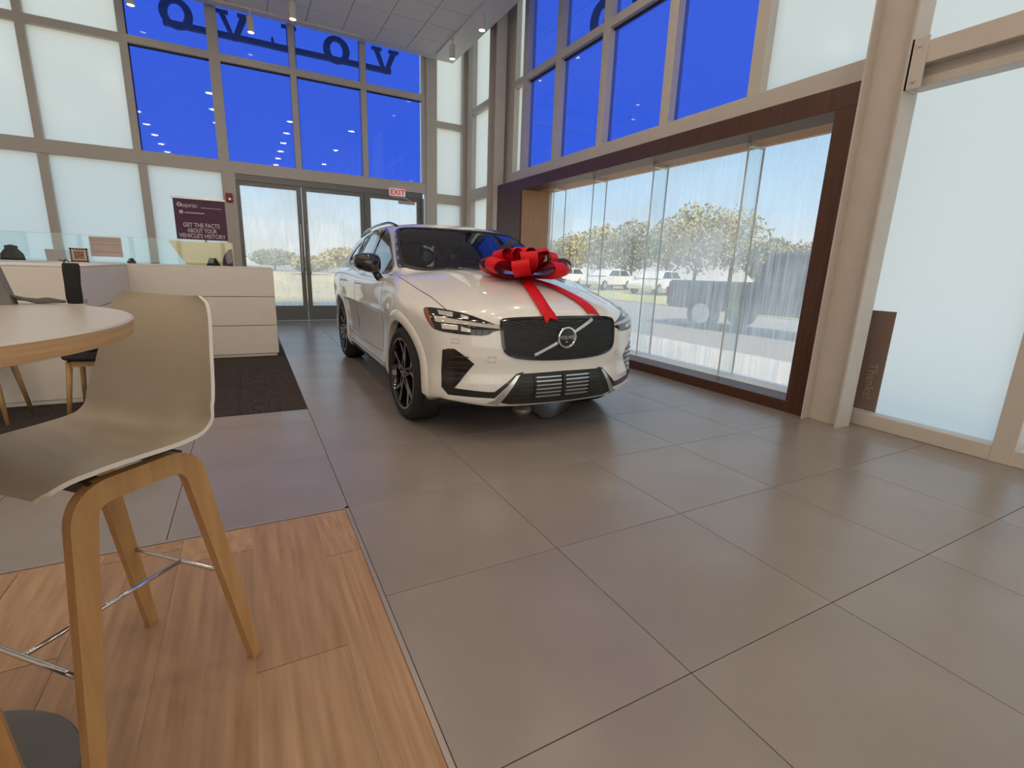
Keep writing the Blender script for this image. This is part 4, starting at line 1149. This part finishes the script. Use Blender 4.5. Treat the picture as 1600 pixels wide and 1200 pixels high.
# low chairs with black seats at the desk
def desk_chair(loc, rz, label):
    c = empty('desk_chair', loc, rz); tag(c, label, 'chair', 'black seated chairs at the desk')
    bm = bmesh.new(); bmesh.ops.create_uvsphere(bm, u_segments=24, v_segments=14, radius=1)
    for v in bm.verts:
        x, y, z = v.co; se2 = lambda a_, e: math.copysign(abs(a_)**e, a_)
        v.co = (.235*se2(x, .6), .235*se2(y, .6), .455+.04*se2(z, .8)*(1 if z < 0 else .6))
    me = bpy.data.meshes.new('seat'); bm.to_mesh(me); bm.free(); link('seat', me, M_black, c, 4)
    bk = MB(); V = []; 
    for i in range(13):
        a_ = math.pi*(1.06+.88*i/12); 
        for z, k in ((.50, 1.0), (.60, 1.03), (.72, 1.05)): V.append((.24*k*math.cos(a_), .25*k*math.sin(a_)+.02, z))
    bk.add(V, [(3*i+j, 3*i+j+1, 3*i+4+j, 3*i+3+j) for i in range(12) for j in range(2)]); ob = bk.build('backrest', M_black, c, 4); sl = ob.modifiers.new('t', 'SOLIDIFY'); sl.thickness = .02
    fr2 = MB().box(-.19, .19, -.17, -.145, .385, .425).box(-.19, .19, .145, .17, .385, .425).box(-.19, -.165, -.17, .17, .385, .425).box(.165, .19, -.17, .17, .385, .425); fr2.build('seat_frame', M_oakf, c)
    for sx in (-1, 1):
        for sy in (-1, 1):
            MB().tube([(sx*.175, sy*.155, .42), (sx*.215, sy*.215, 0)], [.020, .013], 10).build('leg', M_oakf, c, 4)
    return c
desk_chair((-2.14, 3.90, 0), 0, 'black seated oak chair at the desk, directly behind the bar stool back')
desk_chair((-2.90, 3.90, 0), 0, 'black seated oak chair at the desk, its right legs showing under the round table')

# reception desk: three runs of panels
dk = empty('reception_desk', (-2.6, 5.2, 0)); tag(dk, 'long white reception desk of wide horizontal panels on dark carpet', 'desk')
def dbox(name, x0, x1, y0, y1, z0, z1, m=M_desk, b=.004): return MB().box(x0+2.6, x1+2.6, y0-5.2, y1-5.2, z0, z1, b).build(name, m, dk)
for z0, z1 in ((.042, .390), (.397, .744), (.750, 1.085)):
    dbox('panel', -5.0, -2.28, 4.20, 4.24, z0, z1); dbox('panel', -2.32, -2.28, 4.24, 6.04, z0, z1)
    dbox('panel', -2.28, -.835, 6.00, 6.04, z0, z1); dbox('panel', -.875, -.835, 6.04, 6.70, z0, z1)
dbox('kick', -5.0, -2.31, 4.215, 4.24, 0.004, .042); dbox('kick', -2.31, -2.295, 4.24, 6.03, 0.004, .042); dbox('kick', -2.28, -.855, 6.015, 6.03, 0.004, .042)
dbox('carcass', -5.0, -2.33, 4.245, 4.75, .04, 1.06, M_seam, 0); dbox('carcass', -4.9, -.88, 6.045, 6.68, .04, 1.06, M_seam, 0)
dbox('worktop', -5.0, -2.28, 4.20, 4.78, 1.086, 1.100); dbox('worktop', -2.78, -2.28, 4.78, 6.0, 1.086, 1.100); dbox('worktop', -5.0, -.835, 6.0, 6.70, 1.086, 1.100)
# glass screen on the far run
YSc = 6.30
gsn = empty('glass_screen', (-2.6, YSc, 1.10)); tag(gsn, 'low frameless glass screen standing along the desk top', 'screen')
MB().box(-2.2, -.35, 0, .010, .002, .29).build('pane', M_screen, gsn)
MB().box(-.35, 1.33, 0, .010, .002, .29).build('pane', M_screen, gsn)
MB().box(-2.2, 1.33, -.001, .011, .29, .294).build('top_edge', M_finedge, gsn)
def atdesk(u, v, y=6.2): return ony(u, v, y)
pA = atdesk(138, 369, YSc-.004); pB = atdesk(193, 402, YSc-.004)
cal = empty('wall_planner', (pA[0], YSc-.006, pB[2])); tag(cal, 'printed planner sheet taped to the glass screen on the desk', 'paper')
wc, hc = pB[0]-pA[0], pA[2]-pB[2]
MB().box(0, wc, -.001, .001, 0, hc).build('sheet', mat('paper', (.50, .42, .39), rough=.8), cal)
ln_ = MB()
for k in range(9): ln_.box(wc*(.10+.1*k), wc*(.105+.1*k), -.0022, -.001, hc*.25, hc*.62)
for z in (.22, .62, .78, .88): ln_.box(wc*.05, wc*.95, -.0022, -.001, hc*z, hc*(z+.015))
ln_.build('printed_lines', mat('ink', (.20, .15, .14), rough=.8), cal)
p0 = atdesk(90, 410, 6.2); tbx = empty('tablet', (p0[0], 6.2, 1.10)); tag(tbx, 'grey tablet standing tilted on the desk by the picture frame', 'tablet')
MB().prism([(-.075, -.03, 0), (.085, -.03, 0), (.065, .02, .125), (-.095, .02, .125)], (0, .012, 0)).build('case', mat('tablet_grey', (.30, .33, .33), rough=.4), tbx); MB().box(-.05, .05, .0, .08, 0, .01).build('stand', M_dark, tbx)
p1 = atdesk(126, 413, 6.2); pf = empty('picture_frame', (p1[0], 6.2, 1.102)); pf.scale = (.72, .72, .72); tag(pf, 'small scalloped picture frame standing on the desk', 'frame')
fm = MB().box(-.10, .10, 0, .015, .0, .195)
for k in range(6):
    for z in (0.008, .19): fm.lathe([(0, 0), (.016, 0), (.016, .015), (0, .015)], 8, 'y', (-.09+.036*k, 0, z))
    for x in (-.098, .098): fm.lathe([(0, 0), (.016, 0), (.016, .015), (0, .015)], 8, 'y', (x, 0, .01+.035*k))
fm.build('moulding', mat('frame_blush', (.50, .38, .30), rough=.6), pf)
MB().box(-.058, .058, -.003, .0, .045, .155).build('picture', mat('picture_brown', (.13, .06, .035), rough=.5, noise=.5, scale=25, col2=(.32, .24, .17)), pf)
for (u, lab, w_, h_) in ((206, 'small dark ornament on the desk beside the taped planner sheet', .045, .06), (22, 'dark rounded stand-in for a monitor on the desk beyond the grey tablet', .10, .16)):  # the larger form stands in for a monitor and plants
    p_ = atdesk(u, 412, 6.42); e_ = MB().lathe([(0, 0), (w_, 0), (w_*.9, h_*.4), (w_*.5, h_*.75), (w_*.55, h_*.9), (0, h_)], 14).build('desk_item', M_black, None, .6); e_.location = (p_[0], 6.42, 1.10); tag(e_, lab, 'ornament')
p_ = atdesk(334, 415, 6.40); mo_ = MB().add([(-.10, -.04, 0), (.10, -.04, 0), (.10, .04, 0), (-.10, .04, 0), (-.05, -.02, .095), (.04, -.02, .09), (.04, .02, .09), (-.05, .02, .095)], [(3, 2, 1, 0), (4, 5, 6, 7), (0, 1, 5, 4), (1, 2, 6, 5), (2, 3, 7, 6), (3, 0, 4, 7)]).build('card_reader', M_black); mo_.location = (p_[0], 6.40, 1.10); mo_.scale = (.75, .8, 1); tag(mo_, 'black wedge-shaped card reader on the desk in front of the cream reflection panel', 'card reader')
M_purp = mat('banner_purple', (.085, .018, .075), rough=.5, noise=.25, scale=1.5)
p_ = atdesk(356, 415, 6.50); pp = MB(); pp.prism([(-.07, 0, 0), (.08, 0, 0), (.08, 0, .21), (.03, 0, .20), (-.04, 0, .13), (-.07, 0, .06)], (0, .03, 0)); ppo = pp.build('leaflet_holder', M_purp); ppo.location = (p_[0], 6.50, 1.10); ppo.scale = (.75, 1, 1); tag(ppo, 'dark purple rounded leaflet holder at the end of the desk', 'holder')
# cream panel standing in for a reflection in the glass screen
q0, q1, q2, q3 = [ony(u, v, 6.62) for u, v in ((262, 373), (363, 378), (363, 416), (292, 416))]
dv = MB().prism([(q0[0], 6.60, 1.385), (q1[0], 6.60, 1.385), (q1[0]+.0, 6.60, 1.101), (q3[0], 6.60, 1.101)], (0, .02, 0)).build('screen_reflection', mat('reflection_cream', (.92, .76, .48), rough=.6)); tag(dv, 'cream slanted panel standing in for a reflection in the glass screen', 'reflection')
# purple banner on a pole behind the desk
YBn = 7.6
bA, bB, bC = ony(269, 307, YBn), ony(351, 318, YBn), ony(279, 373, YBn)
bn = empty('pole_banner', ((bA[0]+bB[0])/2, YBn, 0)); tag(bn, 'purple vehicle history banner on a thin pole behind the desk', 'banner')
wB = bB[0]-bA[0]; zB0, zB1 = bC[2], (bA[2]+bB[2])/2
MB().box(-wB/2, wB/2, -.006, .006, zB0, zB1).build('panel', M_purp, bn)
MB().box(-wB/2-.02, wB/2+.01, -.012, .012, zB1, zB1+.025, .004).build('top_rail', M_silv, bn)
MB().tube([(.03, .02, .02), (.03, .02, zB1-.05)], .014, 8).build('pole', mat('pole_plum', (.06, .02, .03), rough=.5), bn)
MB().lathe([(0, .03), (.17, .02), (.18, .004), (0, .004)], 24).build('foot', M_dark, bn)
M_prn = mat('banner_print', (.58, .50, .56), rough=.6)
for txt, z, sz, b_ in (('GET THE FACTS', .36, .078, .002), ('ABOUT YOUR', .225, .078, .002), ("VEHICLE'S HISTORY", .09, .078, .002), ('experian', .85, .085, .0006)):
    tmm = text_mesh(txt, sz, .001, b_); o = link('lettering', tmm, M_prn, bn); o.rotation_euler = (math.pi/2, 0, 0)
    wv2 = max(v.co.x for v in tmm.vertices)-min(v.co.x for v in tmm.vertices); want = {'GET THE FACTS': .71, 'ABOUT YOUR': .58, "VEHICLE'S HISTORY": .92, 'experian': .30}[txt]*wB
    o.scale = (want/wv2, 1, 1); o.location = (-wB*.20 if txt == 'experian' else .0, -.009, zB0+(zB1-zB0)*z)
    o['label'] = 'pale printed lettering'
MB().box(wB*.02, wB*.42, -.008, -.006, zB0+(zB1-zB0)*.80, zB0+(zB1-zB0)*.815).box(-wB*.30, wB*.08, -.008, -.006, zB0+(zB1-zB0)*.655, zB0+(zB1-zB0)*.68).box(-wB*.40, -wB*.33, -.008, -.006, zB0+(zB1-zB0)*.64, zB0+(zB1-zB0)*.72).lathe([(.012, -.008), (.03, -.008)], 8, 'y', (-wB*.39, 0, zB0+(zB1-zB0)*.86)).build('printed_marks', M_prn, bn)

# brown poster leaning at the frosted pane behind the column
XP = 3.485
a0, a1 = onx(1380, 486, XP), onx(1366, 648, XP)
pst = empty('window_poster', (XP, a1[1], .12)); tag(pst, 'brown poster with vertical lettering on the frosted pane beside the near column', 'poster')
hP = a0[2]-.12; MB().box(0, .008, 0, .42, 0, hP).build('sheet', mat('poster_brown', (.235, .165, .14), rough=.7), pst)
tmm = text_mesh('Thanks!', .10, .001, .001); o = link('lettering', tmm, mat('poster_print', (.36, .29, .26), rough=.7), pst)
Mx = Matrix(((0, 0, -1), (0, 1, 0), (1, 0, 0)))
# text runs downwards, its top to the camera side
R3 = Matrix(((0, 0, -1, -.002), (0, -1, 0, .085), (-1, 0, 0, hP*.30), (0, 0, 0, 1))); o.matrix_local = R3

# ================================================================== OUTSIDE
GZ = -.12
def ground(name, x0, x1, y0, y1, z, m, kindlab): return tag(MB().box(x0, x1, y0, y1, z-.3, z).build(name, m), kind='structure')
ground('ground_lot', -40, 90, 10.4, 120, GZ, M_asph, '')
ground('ground_lot', 4.0, 90, -60, 10.4, GZ, M_asph, '')
ground('ground_walk', 3.75, 5.95, -30, 10.4, GZ+.10, M_conc, '')
ground('ground_walk', -40, 5.95, 10.4, 12.4, GZ+.10, M_conc, '')
ground('ground_grass', 14.5, 20.5, -20, 70, GZ+.04, M_grass, '')
ground('ground_field', -40, 13, 17.5, 60, GZ+.08, mat('straw_grass', (.66, .54, .30), rough=.9, noise=.3, scale=.5), '')
ground('ground_field', 24, 90, -60, 120, GZ+.05, mat('dry_grass', (.42, .37, .20), rough=.9, noise=.3, scale=.6), '')
def road_car(name, loc, rz, m, label, truck=False):
    c = empty(name, loc, rz); tag(c, label, 'truck' if truck else 'car', None if truck else 'white cars parked outside')
    if truck:   # side profile y (length), z ; rear at -2.9
        body = [(-2.85, .50), (-2.85, 1.18), (-.55, 1.20), (-.50, 1.25), (1.30, 1.22), (2.55, 1.15), (2.75, 1.0), (2.80, .50)]
        cab = [(-.55, 1.18), (-.42, 1.86), (.55, 1.88), (1.35, 1.22)]; wy = (-1.75, 1.85); rw_, hw_ = .40, .98
    else:
        body = [(-2.25, .35), (-2.28, .85), (-2.1, 1.0), (1.0, .95), (2.05, .82), (2.25, .6), (2.22, .32)]
        cab = [(-1.95, .98), (-1.45, 1.40), (-.1, 1.47), (.45, 1.40), (1.15, .95)]; wy = (-1.38, 1.42); rw_, hw_ = .33, .88
    def ext(poly, h0, h1):
        n = len(poly); V = [(-h0, y, z) for y, z in poly]+[(h0, y, z) for y, z in poly]
        bm = bmesh.new(); vv = [bm.verts.new(p) for p in V]; bm.faces.new(vv[:n][::-1]); bm.faces.new(vv[n:])
        for i in range(n): bm.faces.new((vv[i], vv[(i+1) % n], vv[n+(i+1) % n], vv[n+i]))
        zt_ = max(z for _, z in poly)
        for v in vv: v.co.x *= 1-(1-h1/h0)*max(0, (v.co.z-min(z for _, z in poly))/(zt_-min(z for _, z in poly)))
        bmesh.ops.recalc_face_normals(bm, faces=bm.faces[:]); bmesh.ops.bevel(bm, geom=bm.edges[:], offset=.05, segments=3, affect='EDGES')
        me = bpy.data.meshes.new('b'); bm.to_mesh(me); bm.free(); return me
    link('body', ext(body, hw_, hw_*.96), m, c, .7); link('cab', ext(cab, hw_*.92, hw_*.72), m, c, .7)
    zb = min(z for _, z in cab)+.06; zt_ = max(z for _, z in cab)-.08
    for s in (-1, 1):
        ymid = [(cab[0][0]+.28, zb), (cab[1][0]+.12, zt_), ((cab[1][0]+cab[-2][0])/2-.04, zt_), ((cab[0][0]+cab[-1][0])/2-.04, zb)]
        ym2 = [((cab[0][0]+cab[-1][0])/2+.04, zb), ((cab[1][0]+cab[-2][0])/2+.04, zt_), (cab[-2][0]-.08, zt_), (cab[-1][0]-.25, zb)]
        for poly in (ymid, ym2):
            def hx_(z): return hw_*.92*(1-(1-.72/.92)*((z-min(q for _, q in cab))/(max(q for _, q in cab)-min(q for _, q in cab))))+.004
            MB().prism([(s*hx_(z), y, z) for y, z in poly], (s*.004, 0, 0)).build('side_window', M_gblk, c)
        for y in wy:
            MB().lathe([(0, -.11), (rw_*.62, -.11), (rw_*.7, -.12), (rw_, -.10), (rw_, .10), (rw_*.7, .12), (rw_*.62, .11), (0, .11)], 28, 'x', (s*(hw_-.10), y, rw_)).build('tyre', M_rub, c, .6)
            MB().lathe([(0, s*.125), (.06, s*.13), (rw_*.55, s*.118), (rw_*.62, s*.125), (rw_*.62, s*.10)], 20, 'x', (s*(hw_-.10), y, rw_)).build('wheel_rim', M_silv, c, .6)
        MB().box(s*(hw_-.02)-.03, s*(hw_-.02)+.03, body[0][0]-.01, body[0][0]+.06, .75, 1.0, .01).build('tail_lamp', mat('tail_red', (.25, .01, .01), rough=.3), c)
    return c
M_tr = mat('truck_paint', (.035, .04, .05), rough=.3, coat=.6); M_wc = mat('white_car_paint', (.75, .73, .70), rough=.3, coat=.6)
wt = onz(1092, 512, GZ)
road_car('pickup_truck', (wt[0]+.98*.92, wt[1]-1.75*.95-.2, GZ), math.pi*1.0+.12, M_tr, 'dark pickup truck parked outside the display window', True)
def along(u, dist):
    d = pray(u, 430); d = d/np.linalg.norm(d[:2]); return CAM[0]+d[0]*dist, CAM[1]+d[1]*dist
for (u, dist, rz, lab) in ((1028, 33, 1.9, 'white car parked on the far side of the grass, beside the pickup truck bed'), (950, 38, 1.8, 'white car parked outside, seen past the second glass fin'), (880, 44, 1.7, 'white car parked outside, seen next to the walnut end board')):
    px, py = along(u, dist); road_car('parked_car', (px, py, GZ+.05), rz, M_wc, lab)
def tree(x, y, h, r, mi, label, seed):
    rg = random.Random(seed); t_ = empty('tree', (x, y, GZ)); tag(t_, label, 'tree', 'trees beyond the car park')
    MB().tube([(0, 0, 0), (.1, .05, h*.35), (0, .1, h*.6)], [.14, .10, .06], 8).tube([(.05, .05, h*.25), (.4*r, .2, h*.5)], [.07, .03], 6).tube([(.05, .05, h*.25), (-.4*r, -.2, h*.52)], [.07, .03], 6).build('trunk', M_bark, t_, 4)
    V = []; F = []
    for k in range(2200):
        a_ = rg.uniform(0, 2*math.pi); u = rg.uniform(-1, 1); q = rg.random()**.42*(.80+.2*math.sin(3*a_+seed)*math.cos(2*u)); sx = math.sqrt(1-u*u)
        c = np.array([r*q*sx*math.cos(a_), r*q*sx*math.sin(a_), h*.56+h*.46*q*u]); s_ = rg.uniform(.10, .24)
        e1 = np.array([rg.gauss(0, 1) for _ in range(3)]); e1 /= np.linalg.norm(e1); e2 = np.cross(e1, [rg.gauss(0, 1) for _ in range(3)]); e2 /= np.linalg.norm(e2)
        b0 = len(V); V += [c-e1*s_, c+e2*s_*.6, c+e1*s_, c-e2*s_*.6]; F.append((b0, b0+1, b0+2, b0+3))
    me = bpy.data.meshes.new('foliage'); me.from_pydata([tuple(v) for v in V], [], F); me.update(); fo = link('foliage', me, M_leaf[mi], t_); fo['kind'] = 'stuff'
tl_ = []
for (u, dist, h, r, mi) in ((1085, 44, 7.6, 3.6, 0), (1140, 52, 8.2, 3.6, 1), (1040, 56, 7.6, 3.2, 1), (985, 47, 6.4, 3.0, 2), (935, 57, 6.8, 3.2, 1), (893, 66, 6.6, 3.2, 0), (1200, 43, 4.6, 2.4, 2), (1255, 50, 4.8, 2.6, 1), (850, 78, 6.6, 3.6, 2), (545, 58, 3.2, 3.2, 1), (430, 68, 2.8, 3.4, 2), (485, 50, 1.9, 2.4, 1)):
    tl_.append((*along(u, dist), h, r, mi))
tlab = ['broad olive tree rising behind the pickup truck bed', 'tawny tree beyond the pickup truck roof', 'tawny tree standing behind the nearest white car', 'dark round tree beside the nearest white car', 'tawny round tree behind the middle white car', 'olive tree between the two farther white cars', 'low dark tree over the pickup truck cab', 'low tawny tree at the display window jamb side', 'low dark tree next to the walnut end board', 'tawny tree seen through the middle glass door', 'low dark shrub seen through the glass door beside the desk', 'low tawny shrub in front of the others beyond the doors']
for k, (x, y, h, r, mi) in enumerate(tl_): tree(x, y, h, r, mi, tlab[k], k+3)
lp = empty('lamp_post', (26, 10.5, GZ)); tag(lp, 'tall car park lamp post with a flat head beyond the pickup truck', 'lamp post')
MB().tube([(0, 0, 0), (0, 0, 7.2)], [.09, .06], 8).build('post', M_grey, lp); MB().box(-.9, .9, -.2, .2, 7.2, 7.34, .02).build('lamp_head', M_grey, lp)
